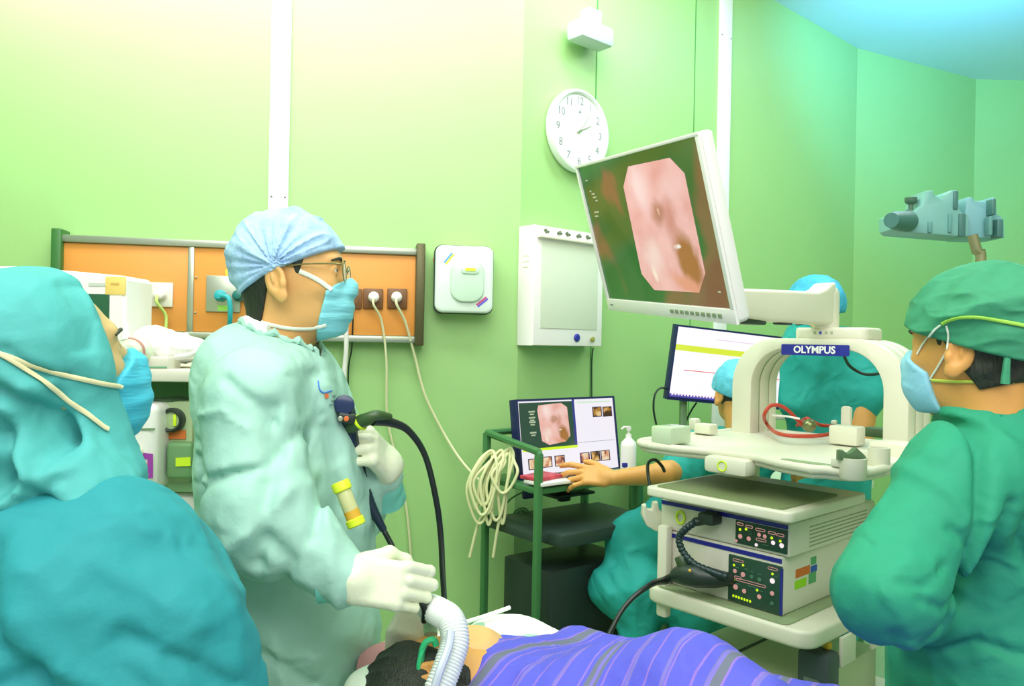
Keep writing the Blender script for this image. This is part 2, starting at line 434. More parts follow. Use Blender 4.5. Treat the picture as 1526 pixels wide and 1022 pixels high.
# steel gas plate with outlets
c = WA(333, 438, OFF + 0.003)
mb = MB(); mb.box(c, (0.122, 0.006, 0.135), rotm(0, 0, PSA), 0.002); mk('gas_plate', mb, m_steel, pn)
for px in (330, 357):
    q = WA(px, 441, OFF + 0.006); mb = MB(); mb.cyl(q, q + nA * 0.03, 0.022, 20, 0.004); mb.cyl(q + nA * 0.028, q + nA * 0.055, 0.014, 16, 0.002)
    mk('gas_outlet', mb, m_teal if px < 340 else mat('dark_teal', (20, 110, 100), rough=.4), pn)
mb = MB(); mb.box(WA(346, 408, OFF + 0.004), (0.05, 0.003, 0.032), rotm(0, 0, PSA), 0.001); mk('yellow_sticker', mb, m_yellow, pn)
mb = MB(); mb.box(WA(335, 459, OFF + 0.008), (0.05, 0.002, 0.02), rotm(0, 0, PSA), 0.0); mk('green_sticker', mb, mat('green_sticker', (160, 225, 90)), pn)
# sockets
def socket(px, py, w_, m, name):
    c = WA(px, py, OFF + 0.006); mb = MB(); mb.box(c, (w_, 0.014, w_ * 1.02), rotm(0, 0, PSA), 0.004)
    s = mk(name, mb, m, pn)
    mb = MB(); mb.cyl(c + nA * 0.0065, c + nA * 0.0085, w_ * .33, 20); mk('socket_well', mb, m, s); return c
socket(239, 439, 0.088, m_cream, 'wall_socket')
for px in (524, 556, 592): socket(px, 445, 0.076, m_brown, 'wall_socket')
# plugs and cords
def cord(name, label, pts, r, m, plug=None, pm=m_white, cat='cable', group=None, sub=6):
    mb = MB(); mb.tube(pts, r, 8, sub=sub); root = thing(name, label, cat, pts[-1], group=group)
    mk('cord', mb, m, root)
    if plug is not None:
        c, n, rad = plug; m2 = MB(); m2.lathe([(rad * .7, 0), (rad, .004), (rad, .018), (rad * .8, .032), (rad * .4, .038)], c, frame([1, 0, .1], n), 16); mk('plug', m2, pm, root)
    return root
c0 = WA(239, 439, OFF + 0.0145)
cord('power_cable', 'lime cable plugged into the white wall socket at the left of the orange panel', [c0 + nA * .03, c0 + nA * .045 - UP * .03, WA(247, 470, OFF + 0.03), WA(247, 500, OFF + .03), WA(250, 560, .06), WA(252, 640, .05)], 0.0055, mat('lime_cord', (196, 220, 120)), (c0, nA, 0.022))
c1 = WA(557, 443, OFF + 0.0145)
cord('power_cable', 'cream cable hanging straight down from a round plug in the middle brown socket', [c1 + nA * .03, c1 + nA * .045 - UP * .03, WA(569, 480, OFF + .03), WA(576, 540, .06), WA(577, 620, .03), WA(592, 690, .02), WA(606, 760, .02), WA(614, 850, .02)], 0.0045, m_cord, (c1, nA, 0.021))
c2 = WA(591, 443, OFF + 0.0145)
longc = [c2 + nA * .03, c2 + nA * .045 - UP * .03, WA(604, 480, OFF + .03), WA(618, 530, .05), WA(634, 590, .04), WA(664, 650, .05), WA(692, 692, .12), W(722, 722, 2.86)]
cord('power_cable', 'long cream cable running from the last brown socket down to the coiled leads', longc, 0.005, m_cord, (c2, nA, 0.021))
cord('gas_tube', 'thin white tube hanging below the orange panel behind the mint gowned person', [WA(516, 486, OFF + .02), WA(516, 520, .06), WA(513, 560, .04), WA(512, 640, .02), WA(512, 760, .02)], 0.009, m_white, cat='tube')
cord('power_cable', 'thin black cable hanging from the half hidden brown socket', [WA(526, 458, OFF + .012), WA(526, 475, OFF + .02), WA(524, 520, .05), WA(519, 560, .04), WA(519, 700, .03)], 0.003, m_black)
cord('gas_hose', 'teal hose curving from the steel gas outlet behind the blue hair net', [WA(330, 441, OFF + .055), WA(341, 445, OFF + .075), WA(343, 470, OFF + .07), WA(341, 500, OFF + .04), WA(336, 560, .08), WA(335, 640, .08)], 0.009, m_teal, cat='hose')

# ------------------------------------------------------------------ rounded dispenser box
dc = WA(690, 419, 0.03)
d = thing('wall_dispenser', 'rounded square white box with a clear domed cover, hanging right of the orange panel', 'dispenser', dc - UP * .13)
def rrect(w_, h_, r, n=6):
    o = []
    for cx, cy, a0 in ((w_ / 2 - r, h_ / 2 - r, 0), (-w_ / 2 + r, h_ / 2 - r, 90), (-w_ / 2 + r, -h_ / 2 + r, 180), (w_ / 2 - r, -h_ / 2 + r, 270)):
        for k in range(n + 1): a = R_(a0 + 90 * k / n); o.append((cx + r * math.cos(a), cy + r * math.sin(a)))
    return o
Rd = np.stack([nrm(exA * math.cos(R_(12)) + nA * math.sin(-R_(12))), UP, nrm(nA * math.cos(R_(12)) + exA * math.sin(R_(12)))], 1)
Rd = RA
b0 = WA(688, 419, 0.0)
mb = MB(); mb.prism(rrect(0.225, 0.262, 0.03), b0, Rd, 0.065, bev=0.006); mk('case', mb, mat('case_cream', (224, 222, 160), rough=.4), d)
mb = MB(); mb.prism(rrect(0.234, 0.268, 0.032), b0 + nA * .064, Rd, 0.008); mk('gasket', mb, m_dark, d)
mb = MB(); mb.prism(rrect(0.226, 0.26, 0.03), b0 + nA * .071, Rd, 0.03, bev=0.01, seg=3); mk('cover', mb, mat('pale_cover', (214, 228, 216), rough=.22), d)
mb = MB(); mb.prism(rrect(0.13, 0.17, 0.05), b0 + nA * .1 + exA * .01 - UP * .003, Rd, 0.012, bev=0.005, seg=3); mb.prism(rrect(0.07, 0.03, 0.012), b0 + nA * .111 + exA * .02 + UP * .035, Rd, 0.006, bev=0.003); mk('raised_window', mb, mat('window_pale', (196, 222, 198), rough=.2), d)
for (dx, dz, ang, c1_, c2_) in ((-.062, .078, 52, (222, 226, 60), (90, 160, 220)), (.07, -.085, 40, (90, 80, 200), (200, 60, 120))):
    ca, sa = math.cos(R_(ang)), math.sin(R_(ang)); Rx = np.stack([exA * ca + UP * sa, -exA * sa + UP * ca, nA], 1)
    for k, cc in enumerate((c1_, c2_)):
        mb = MB(); mb.prism([(-.025, 0), (.025, 0), (.025, .007), (-.025, .007)], b0 + nA * .1008 + exA * dx + UP * dz + Rx[:, 1] * (.008 * k - .008), Rx, 0.001); mk('sticker', mb, mat('stk%d%d%d' % cc, cc), d)
mb = MB(); mb.box(b0 + nA * .1175 + exA * .02 + UP * .037, (.04, .002, .012), rotm(0, 0, PSA), 0); mk('lime_label', mb, m_lime, d)
mb = MB(); mb.box(b0 - exA * .1125 + nA * .035 + UP * .075, (.004, .03, .045), rotm(0, 0, PSA), .001); mk('side_switch', mb, m_galv, d)
mb = MB(); mb.box(b0 - exA * .1155 + nA * .035 + UP * .078, (.004, .014, .014), rotm(0, 0, PSA), .001); mk('switch_lamp', mb, mat('orange_lamp', (230, 110, 40)), d)

# ------------------------------------------------------------------ x-ray viewer on the clock wall
def pb(x, z, dd=0.0): return K3 + exB * x + UP * z + nB * dd
q = WB(800, 420, 0.09); xq = np.dot(WB(797, 430, 0.1) - K3, exB)
zt, zb = 1.38 + (512 - 338) / F * 3.1, 1.372
x0 = np.dot(WB(796, 420, 0.1) - K3, exB); x1 = x0 + 0.40
v = thing('xray_viewer', 'white wall light box for x-ray films with a pale blank screen, below the clock', 'light box', pb((x0 + x1) / 2, zb))
RvB = RB
def vp(x, z, d_): return pb(x, z, d_)
mb = MB(); mb.prism([(0, 0), (x1 - x0, 0), (x1 - x0, zt - zb), (0, zt - zb)], pb(x0, zb, 0.0), RB, 0.10, bev=0.006); mk('case', mb, m_white, v)
mb = MB(); mb.prism([(0, 0), (x1 - x0 - .07, 0), (x1 - x0 - .07, zt - zb - .13), (0, zt - zb - .13)], pb(x0 + .035, zb + .07, 0.1), RB, 0.003, bev=0.001); mk('screen', mb, mat('milky_screen', (214, 220, 200), rough=.3), v)
mb = MB(); mb.box(pb((x0 + x1) / 2, zt - .045, .112), (x1 - x0 - .02, .02, .012), rotm(0, 0, PSB), .003); mk('clip_rail', mb, m_cream, v)
for k, fx in enumerate((.14, .32, .44, .6, .74)):
    mb = MB(); c = pb(x0 + fx * (x1 - x0), zt - .02, .104); mb.box(c, (.018, .012, .01), rotm(0, R_(35 * (-1) ** k), PSB), .002); mb.cyl(c, c + nB * .014 - UP * .006, .005, 8); mk('film_clip', mb, mat('clip', (110, 120, 96), metal=.5), v)
mb = MB(); c = pb(x0 + .245, zb + .035, .1); mb.lathe([(.016, 0), (.017, .004), (.012, .008)], c, frame(exB, nB), 16); mk('switch', mb, m_blue, v)
mb = MB(); c = pb(x0 + .335, zb + .03, .1); mb.lathe([(.009, 0), (.011, .01), (.004, .012)], c, frame(exB, nB), 12); mk('dimmer_knob', mb, mat('knob_olive', (150, 150, 70)), v)
mb = MB(); mb.box(pb(x0 + .37, zt - .085, .104), (.012, .003, .012), rotm(0, 0, PSB), 0); mk('screen_mark', mb, m_galv, v)
mb = MB()
for k in range(3): mb.box(pb(x0 - .0005, zt - .12 - .022 * k, .05), (.002, .035, .004), rotm(0, 0, PSB), 0)
mk('side_vents', mb, m_cream2, v)

# ------------------------------------------------------------------ wall clock
cc = WB(866, 195, 0.045); c0 = cc - nB * 0.045; Rk = RB.copy()
# clock frame: x right, y up, z out
ck = thing('wall_clock', 'round white wall clock with thin grey numerals, partly hidden by the large monitor', 'clock', c0 - UP * .17)
RAD = 0.172
mb = MB(); mb.lathe([(RAD - .012, 0), (RAD, .008), (RAD + .006, .03), (RAD + .002, .046), (RAD - .008, .05), (RAD - .014, .044), (RAD - .014, .03)], c0, Rk, 56, cap=False); mk('rim', mb, mat('clock_rim', (232, 240, 230), rough=.25), ck)
mb = MB(); mb.lathe([(RAD - .012, .0), (RAD - .012, .036), (.001, .036)], c0, Rk, 56, cap=False); mk('dial', mb, mat('clock_dial', (240, 243, 240), rough=.5), ck)
m_num = mat('numeral_grey', (128, 138, 132), rough=.6)
for h_ in range(1, 13):
    a = R_(90 - 30 * h_); mb = MB(); mb.text(str(h_), .046, c0 + Rk @ A(math.cos(a) * .128, math.sin(a) * .128, .0365), Rk, .0006); mk('numeral', mb, m_num, ck)
mb = MB(); mb.prism([(-.012, 0), (.012, 0), (.004, .006), (0, .022), (-.004, .006)], c0 + Rk @ A(0, .078, .0365), Rk, .0008); mk('maker_mark', mb, m_num, ck)
for nm, ang, L, wd in (('hour_hand', 90 - 63, .075, .006), ('minute_hand', 90 - 36, .11, .003)):
    a = R_(ang); ex = A(math.cos(a), math.sin(a), 0); ey = A(-math.sin(a), math.cos(a), 0); Rh = Rk @ np.stack([ex, ey, A(0, 0, 1)], 1)
    mb = MB(); mb.prism([(-.02, -wd / 2), (L, -wd / 3), (L, wd / 3), (-.02, wd / 2)], c0 + nB * (.038 if nm[0] == 'h' else .0405), Rh, .0012); mk(nm, mb, mat('hand_olive', (140, 146, 116), rough=.4), ck)
mb = MB(); mb.cyl(c0 + nB * .037, c0 + nB * .044, .006, 12); mk('hub', mb, m_galv, ck)

# faint box high on the wall, thin cable below the viewer
bx = thing('wall_camera', 'blurred pale grey box and bracket mounted high above the clock', 'camera', WB(880, 70, 0.0))
c = WB(880, 52, .08); mb = MB(); mb.box(c, (.2, .1, .085), rotm(0, 0, PSB), .02); mk('housing', mb, mat('pale_grey', (196, 208, 206), rough=.5), bx)
mb = MB(); mb.box(WB(880, 40, .02), (.08, .06, .14), rotm(0, 0, PSB), .006); mk('bracket', mb, mat('pale_grey', (196, 208, 206)), bx)
cord('power_cable', 'thin dark cable dropping from the x-ray viewer to the small monitor', [WB(884, 518, .01), WB(882, 540, .008), WB(882, 600, .006), WB(883, 640, .006)], .0028, m_dark)
# ------------------------------------------------------------------ endoscopy cart
CC = A(0.813, 1.79, 0.0); RZC = R_(-48); RC = rotm(0, 0, RZC)
def cp(x, y, z): return CC + RC @ A(x, y, z)
RXZ = np.stack([RC[:, 0], UP, -RC[:, 1]], 1)        # frame for fronts: x right, y up, z towards the viewer
RXY = RC                                             # frame for flat shelves
def hz(px, py, z): return hit_plane(px, py, A(0, 0, z), A(0, 0, 1.0))
cart = thing('equipment_cart', 'cream wheeled endoscopy cart with an arched top carrying processors', 'equipment cart', cp(-.33, .3, 0), RZC)
m_cart = mat('cart_cream', (226, 222, 202), rough=0.42, var=0.02, vscale=4)
m_cart2 = mat('cart_darker_tone', (150, 166, 126), rough=0.5)  # darker tone for seams, slots, vents and the shelf mat
def slab(name, x0, x1, y0, y1, z0, z1, r, m=m_cart, bev=0.01, parent=cart, seg=3):
    mb = MB(); mb.prism([(x + (x0 + x1) / 2, y + (y0 + y1) / 2) for x, y in rrect(x1 - x0, y1 - y0, r, 8)], CC + A(0, 0, z0), RXY, z1 - z0, bev=bev, seg=seg)
    return mk(name, mb, m, parent)
slab('base', -.62, -.06, -.02, .60, .10, .17, .08, m_cart)
for x in (-.56, -.12):
    for y in (.05, .54):
        c = cp(x, y, .05); mb = MB(); mb.cyl(c - RC[:, 0] * .014, c + RC[:, 0] * .014, .05, 20, .006); w_ = mk('caster', mb, m_black, cart)
        mb = MB(); mb.box(c + A(0, 0, .035), (.04, .07, .045), RC, .01); mk('fork', mb, m_cart, w_)
for x in (-.585, -.095):
    mb = MB(); mb.box(cp(x, .50, .62), (.045, .075, .9), RC, .01); mk('column', mb, m_cart, cart)
slab('lower_shelf', -.60, -.097, -.033, .60, .652, .698, .05)
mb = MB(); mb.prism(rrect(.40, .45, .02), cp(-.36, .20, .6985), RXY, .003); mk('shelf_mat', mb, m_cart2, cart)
slab('bottom_shelf', -.60, -.097, -.0, .60, .36, .395, .05)
# sliding keyboard drawer
slab('drawer', -.575, -.135, -.064, .36, .958, .985, .02, m_cart, .006)
mb = MB(); mb.prism(rrect(.38, .3, .01), cp(-.355, .10, .9855), RXY, .004); mk('drawer_mat', mb, mat('drawer_olive', (128, 140, 98), rough=.5), cart)
# top tray: rounded slab with raised lip, two grip slots and a latch
TZ = 1.10
x0, x1, y0, y1 = -.675, .0, -.01, .64
outline = []
for (x, y) in rrect(x1 - x0, y1 - y0, .075, 8):
    xx, yy = x + (x0 + x1) / 2, y + (y0 + y1) / 2; outline.append((xx, yy))
# scalloped front edge: two lobes with a waist
front = [(-.60, -.012), (-.52, -.005), (-.44, .018), (-.40, .03), (-.30, .03), (-.26, .018), (-.2, -.012), (-.10, -.035)]
body = [p for p in outline if not (p[1] < y0 + .004 and x0 + .076 < p[0] < x1 - .076)]
k = max(range(len(body)), key=lambda i: (body[i][0] < -.4 and body[i][1] < .02) * (1 + body[i][0]))
body2 = body[:k + 1] + front + body[k + 1:]
mb = MB(); mb.prism(body2, CC + A(0, 0, TZ - .032), RXY, .028, bev=.012, seg=3); mk('top_tray', mb, m_cart, cart)
mb = MB(); mb.tube([CC + RC @ A(x, y, TZ - .008) for x, y in body2], .011, 10, closed=True); mk('tray_lip', mb, m_cart, cart)
for (x, wdt) in ((-.545, .15), (-.13, .17)):
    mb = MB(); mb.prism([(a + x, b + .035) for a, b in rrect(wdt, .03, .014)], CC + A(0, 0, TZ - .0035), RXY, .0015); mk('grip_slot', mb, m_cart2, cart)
mb = MB(); mb.box(cp(-.35, .012, TZ - .035), (.13, .06, .045), RC, .012); q = mk('latch', mb, m_cart, cart)
mb = MB(); c = cp(-.355, -.019, TZ - .035); mb.tube([c + RXZ @ A(.013 * math.cos(t), .013 * math.sin(t), 0) for t in np.linspace(0, 2 * math.pi, 17)[:-1]], .0022, 6, closed=True); mk('latch_ring', mb, m_lime, q)
# arch
def arch_poly(ox0, ox1, zt, zb, th, r):
    o = [(ox0, zb)]
    for k in range(13): a = R_(180 - 90 * k / 12); o.append((ox0 + r + r * math.cos(a), zt - r + r * math.sin(a)))
    for k in range(13): a = R_(90 - 90 * k / 12); o.append((ox1 - r + r * math.cos(a), zt - r + r * math.sin(a)))
    o.append((ox1, zb)); o.append((ox1 - th, zb)); ri = r - th * .45; tt = th * .46
    for k in range(13): a = R_(0 + 90 * k / 12); o.append((ox1 - th - ri + ri * math.cos(a), zt - tt - ri + ri * math.sin(a)))
    for k in range(13): a = R_(90 + 90 * k / 12); o.append((ox0 + th + ri + ri * math.cos(a), zt - tt - ri + ri * math.sin(a)))
    o.append((ox0 + th, zb)); return o
AY = .50
arch = None
for i, (ya, yb, sh) in enumerate(((AY, AY + .055, 0.0), (AY + .055, AY + .062, .004), (AY + .062, AY + .115, .0), (AY + .115, AY + .121, .004), (AY + .121, AY + .17, .0))):
    mb = MB(); mb.prism([(x, z) for x, z in arch_poly(-.655 + sh, -.085 - sh, 1.412 - sh, TZ - .01, .072 - 2 * sh, .155)], cp(0, ya, 0), RXZ, -(yb - ya), bev=.006 if sh == 0 else 0)
    if arch is None: arch = mk('arch', mb, m_cart, cart)
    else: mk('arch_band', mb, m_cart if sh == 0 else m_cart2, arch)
# badge
pf = cp(0, AY - .001, 0); nf = -RC[:, 1]
bl = hit_plane(1165, 521, pf, nf); brr = hit_plane(1266, 524, pf, nf); bc = (bl + brr) / 2; bw = np.linalg.norm(bl - brr)
mb = MB(); mb.prism(rrect(bw, .034, .004), A(bc[0], bc[1], 1.38 - .004), RXZ, .003); badge = mk('badge', mb, m_blue, cart, label='dark blue name badge')
mb = MB(); mb.text('OLYMPUS', .031, A(bc[0], bc[1], 1.376) - RC[:, 1] * .0035, RXZ, .0006, bold=.0008); mk('badge_lettering', mb, mat('badge_white', (250, 250, 250), emit=0.0), badge)
# swivel mount for the monitor arm
mz = 1.412; t0 = hit_plane(1178, 510, pf, nf); t1 = hit_plane(1287, 513, pf, nf); lx0 = (RC.T @ (t0 - CC))[0]; lx1 = (RC.T @ (t1 - CC))[0]
slab('arm_mount', lx0, lx1, AY + .01, AY + .15, mz - .004, mz + .035, .03, m_cart, .01)
mxc = (lx0 + lx1) / 2
for k, cc_ in enumerate(((170, 180, 150), (70, 70, 190), (170, 180, 150), (170, 180, 150))):
    mb = MB(); mb.box(cp(lx0 + .075 + .018 * k, AY + .009, mz + .018), (.007, .002, .009), RC, 0); mk('mount_symbol', mb, mat('sym%d' % (k == 1), cc_), cart)
# column of the arm
pc = W(1231, 490, 2.42); pc = A(pc[0], pc[1], mz + .03)
arm = thing('monitor_bracket', 'cream swinging arm on top of the arched cart holding the large monitor', 'monitor arm', pc)
mb = MB(); mb.lathe([(.036, 0), (.038, .01), (.038, .105), (.036, .118), (.03, .128), (.018, .135), (.004, .138)], pc, None, 28); mk('pivot', mb, m_cart, arm)
pe = W(1022, 476, 2.02); pe[2] = pc[2] + .058
dv = pe - pc; dv[2] = 0; L = np.linalg.norm(dv); e1 = dv / L; Ra = np.stack([e1, UP, np.cross(e1, UP)], 1)
prof = [(0, -.045), (L * .5, -.045), (L, -.028), (L + .03, -.02), (L + .03, .02), (L, .035), (L * .35, .05), (.10, .053), (.055, .066), (.028, .084), (0, .088)]
mb = MB(); mb.prism([(a, b) for a, b in prof], pc + A(0, 0, .058) - Ra[:, 2] * .034, Ra, .068, bev=.012, seg=3); mk('arm_body', mb, m_cart, arm)
mb = MB(); mb.box(pc + e1 * (L * .62) + A(0, 0, .012), (.14, .045, .018), rotm(0, 0, math.atan2(e1[1], e1[0])), .005); mk('under_clamp', mb, m_dark, arm)
mb = MB(); mb.box(pc + e1 * (L * .35) + A(0, 0, .012), (.06, .03, .01), rotm(0, 0, math.atan2(e1[1], e1[0])), .004); mk('under_clip', mb, m_dark, arm)

# ------------------------------------------------------------------ large tilted monitor
def plane_frame(ax, up, n):
    ax = nrm(ax); up = nrm(np.array(up, float) - ax * np.dot(up, ax)); return np.stack([ax, up, np.cross(ax, up)], 1)
RM = plane_frame((.354, -.931, -.087), (-.27, -.191, .944), 0)
OM = A(0.172, 2.104, EYE + 0.48) * 1.0; SWm, SHm = .56, .37
def mp_(x, y, z=0.0): return OM + RM @ A(x, -y, z)
arm_tip = pe
mc = mp_(SWm * .55, SHm * .62, -.05)
mon = thing('large_monitor', 'large tilted white medical monitor showing an endoscope view, on the swing arm', 'monitor', mp_(SWm / 2, SHm, -.03))
def quadprism(mb, x0, y0, x1, y1, z0, z1, bev=0.0, r=0.0):
    w_, h_ = x1 - x0, y1 - y0; poly = rrect(w_, h_, r) if r else [(-w_ / 2, -h_ / 2), (w_ / 2, -h_ / 2), (w_ / 2, h_ / 2), (-w_ / 2, h_ / 2)]
    mb.prism(poly, OM_[0] + OM_[1] @ A((x0 + x1) / 2, -(y0 + y1) / 2, z0), OM_[1], z1 - z0, bev=bev); return mb
OM_ = (OM, RM)
mb = quadprism(MB(), -.010, -.008, SWm + .013, SHm + .034, -.034, -.002, .008, .012); mk('housing', mb, m_white, mon)
mb = MB(); mb.prism(rrect(.4, .26, .04), mp_(SWm / 2, SHm / 2, -.033), RM, -.037, bev=.01); mk('rear_cover', mb, m_cream, mon)
def rimbox(mb, x0, y0, x1, y1, z1=.006): return quadprism(mb, x0, y0, x1, y1, -.003, z1, .002)
mb = MB(); rimbox(mb, -.010, -.008, SWm + .013, 0); rimbox(mb, -.010, SHm, SWm + .013, SHm + .034); rimbox(mb, -.010, -.0, 0, SHm); rimbox(mb, SWm, 0, SWm + .013, SHm); mk('bezel', mb, m_white, mon)
def shader_screen(name, col, strength, tint=None, scale=6, rough=.15, ramp=None):
    m = bpy.data.materials.new(name); m.use_nodes = True; nt = m.node_tree; b = nt.nodes['Principled BSDF']
    b.inputs['Base Color'].default_value = (.01, .015, .012, 1); b.inputs['Roughness'].default_value = rough
    l = lambda c: (s2l(c[0]), s2l(c[1]), s2l(c[2]), 1)
    b.inputs['Emission Color'].default_value = l(col); b.inputs['Emission Strength'].default_value = strength
    if ramp:
        tc = nt.nodes.new('ShaderNodeTexCoord'); n = nt.nodes.new('ShaderNodeTexNoise'); n.inputs['Scale'].default_value = scale; n.inputs['Detail'].default_value = 2.5; n.inputs['Distortion'].default_value = .6
        r = nt.nodes.new('ShaderNodeValToRGB'); r.color_ramp.interpolation = 'EASE'
        while len(r.color_ramp.elements) < len(ramp): r.color_ramp.elements.new(.5)
        for e, (p, c) in zip(r.color_ramp.elements, ramp): e.position = p; e.color = l(c)
        nt.links.new(tc.outputs['Object'], n.inputs['Vector']); nt.links.new(n.outputs['Fac'], r.inputs[0]); nt.links.new(r.outputs[0], b.inputs['Emission Color'])
    return m
m_scr_green = shader_screen('screen_with_reflection', (60, 120, 50), .75, ramp=[(.35, (44, 120, 44)), (.48, (66, 128, 56)), (.56, (150, 120, 74)), (.68, (150, 100, 70))], scale=3.2, rough=.12)  # green and brown room reflections painted into the screen's own glow
mb = MB(); mb.add([mp_(0, 0, 0), mp_(SWm, 0, 0), mp_(SWm, SHm, 0), mp_(0, SHm, 0)], [(0, 3, 2, 1)]); scr = mk('screen', mb, m_scr_green, mon)
def mix_pic(name, strength=1.0):
    """pink tissue seen through an endoscope: soft glossy, shaded and brown areas laid out in the picture's own UV space"""
    m = bpy.data.materials.new(name); m.use_nodes = True; nt = m.node_tree; N = nt.nodes; Lk = nt.links; b = N['Principled BSDF']
    b.inputs['Base Color'].default_value = (.01, .015, .012, 1); b.inputs['Roughness'].default_value = .2; b.inputs['Emission Strength'].default_value = strength
    l = lambda c: (s2l(c[0]), s2l(c[1]), s2l(c[2]), 1)
    uv = N.new('ShaderNodeUVMap'); uv.uv_map = 'picture'
    nz = N.new('ShaderNodeTexNoise'); nz.inputs['Scale'].default_value = 4; nz.inputs['Detail'].default_value = 3; Lk.new(uv.outputs[0], nz.inputs['Vector'])
    wsub = N.new('ShaderNodeVectorMath'); wsub.operation = 'SUBTRACT'; Lk.new(nz.outputs['Color'], wsub.inputs[0]); wsub.inputs[1].default_value = (.5, .5, .5)
    wsc = N.new('ShaderNodeVectorMath'); wsc.operation = 'SCALE'; Lk.new(wsub.outputs[0], wsc.inputs[0]); wsc.inputs['Scale'].default_value = .16
    wad = N.new('ShaderNodeVectorMath'); Lk.new(uv.outputs[0], wad.inputs[0]); Lk.new(wsc.outputs[0], wad.inputs[1]); prev = None
    rp = N.new('ShaderNodeValToRGB'); rp.color_ramp.elements[0].position = .3; rp.color_ramp.elements[1].position = .7; rp.color_ramp.elements[0].color = l((236, 172, 160)); rp.color_ramp.elements[1].color = l((250, 202, 194)); Lk.new(nz.outputs['Fac'], rp.inputs[0]); prev = rp.outputs[0]
    for u, v, ru, rv, rot, col, edge in ((.28, .16, .22, .26, 20, (255, 226, 220), .1), (.72, .22, .3, .2, 10, (248, 204, 196), .1), (.66, .45, .13, .24, -8, (216, 152, 136), .1), (.50, .38, .14, .12, 0, (192, 136, 112), .15), (.5, .37, .02, .03, 0, (232, 190, 160), .2),
                                         (.28, .72, .2, .22, 15, (250, 218, 206), .1), (.5, .62, .14, .12, 30, (248, 196, 186), .1), (.80, .77, .17, .26, 26, (172, 112, 54), .55), (.72, .93, .3, .09, -14, (232, 160, 128), .3), (.68, .66, .05, .03, 0, (255, 244, 232), .3), (.24, .86, .05, .08, 0, (255, 236, 214), .2)):
        mp = N.new('ShaderNodeMapping'); mp.vector_type = 'TEXTURE'; mp.inputs['Location'].default_value = (u, 1 - v, 0); mp.inputs['Rotation'].default_value = (0, 0, R_(rot)); mp.inputs['Scale'].default_value = (ru, rv, 1); Lk.new(wad.outputs[0], mp.inputs['Vector'])
        fl = N.new('ShaderNodeVectorMath'); fl.operation = 'MULTIPLY'; fl.inputs[1].default_value = (1, 1, 0); Lk.new(mp.outputs[0], fl.inputs[0])
        ln = N.new('ShaderNodeVectorMath'); ln.operation = 'LENGTH'; Lk.new(fl.outputs[0], ln.inputs[0])
        mr = N.new('ShaderNodeMapRange'); mr.interpolation_type = 'SMOOTHSTEP'; mr.inputs['From Min'].default_value = 1.1; mr.inputs['From Max'].default_value = edge; Lk.new(ln.outputs['Value'], mr.inputs['Value'])
        mx = N.new('ShaderNodeMix'); mx.data_type = 'RGBA'; Lk.new(mr.outputs[0], mx.inputs[0]); Lk.new(prev, mx.inputs[6]); mx.inputs[7].default_value = l(col); prev = mx.outputs[2]
    Lk.new(prev, b.inputs['Emission Color']); return m
def set_uv(o, uvs):
    me = o.data; ul = me.uv_layers.new(name='picture')
    for lp_ in me.loops: ul.data[lp_.index].uv = uvs[lp_.vertex_index]
def oct_px(pts, z): return [hit_plane(a, b, mp_(0, 0, z), RM[:, 2]) for a, b in pts]
op = oct_px([(936, 248), (998, 235), (1020, 258), (1051, 407), (1042, 436), (975, 432), (956, 408), (929, 278)], .0012)
mb = MB(); mb.add(op, [tuple(range(7, -1, -1))]); pic = mk('endoscope_picture', mb, mix_pic('tissue_pink'), mon)
ob_ = np.array([RM.T @ (p - mp_(0, 0, 0)) for p in op])[:, :2]; mn_, mx_ = ob_.min(0), ob_.max(0); set_uv(pic, [tuple((q - mn_) / (mx_ - mn_)) for q in ob_])
m_scrtxt = shader_screen('screen_text', (200, 214, 176), .8)
for (px, py, wd_) in ((874, 269, .012), (880, 285, .010), (884, 289, .018), (886, 294, .020), (889, 299, .012), (889, 316, .026), (889, 322, .018), (1072, 435, .010)):
    mb = MB(); mb.box(hit_plane(px, py, mp_(0, 0, .0012), RM[:, 2]), (wd_, .004, .0004), RM, 0); mk('screen_text', mb, m_scrtxt, mon)
for k in range(10):
    mb = MB(); x = SWm * .585 + k * .0215; mb.box(mp_(x, SHm + .016, .007), (.012, .004, .009), RM @ rotm(math.pi / 2, 0, 0), .001); mk('button', mb, mat('button_grey', (136, 152, 120)), mon)
mb = MB(); mb.box(mp_(.018, SHm + .016, .0063), (.014, .004, .0006), RM, 0); mk('maker_mark', mb, m_ink, mon)
# link from the arm tip to the monitor back
mb = MB(); bk = mp_(SWm / 2, SHm * .6, -.07); tip = pc + e1 * L + A(0, 0, .06)
mb.tube([tip - UP * .02, tip + (bk - tip) * .35 + UP * .02, bk - RM[:, 2] * .06, bk], [.03, .028, .026, .03], 16, sub=6); mk('tilt_link', mb, m_cart, arm)
mb = MB(); mb.prism(rrect(.12, .12, .015), bk, RM, -.018, bev=.004); mk('mount_plate', mb, m_dark, arm)

# ------------------------------------------------------------------ processors
def fbox(name, x0, x1, y0, y1, z0, z1, m, par, bev=.006):
    mb = MB(); mb.box(cp((x0 + x1) / 2, (y0 + y1) / 2, (z0 + z1) / 2), (x1 - x0, y1 - y0, z1 - z0), RC, bev); return mk(name, mb, m, par)
UX0, UX1 = -.580, -.198
m_panel = mat('panel_green_black', (40, 74, 60), rough=.35)
m_stripe = mat('navy_stripe', (36, 34, 150), rough=.35)
m_red = shader_screen('led_rose', (236, 170, 160), .75); m_ledw = shader_screen('led_white', (255, 236, 240), 1.1); m_ledy = shader_screen('led_lime', (210, 244, 30), 1.1)
m_ledd = mat('led_dim', (74, 118, 92), rough=.5)
def fr(x, z, yy=0.0): return cp(x, .02 - yy, z)
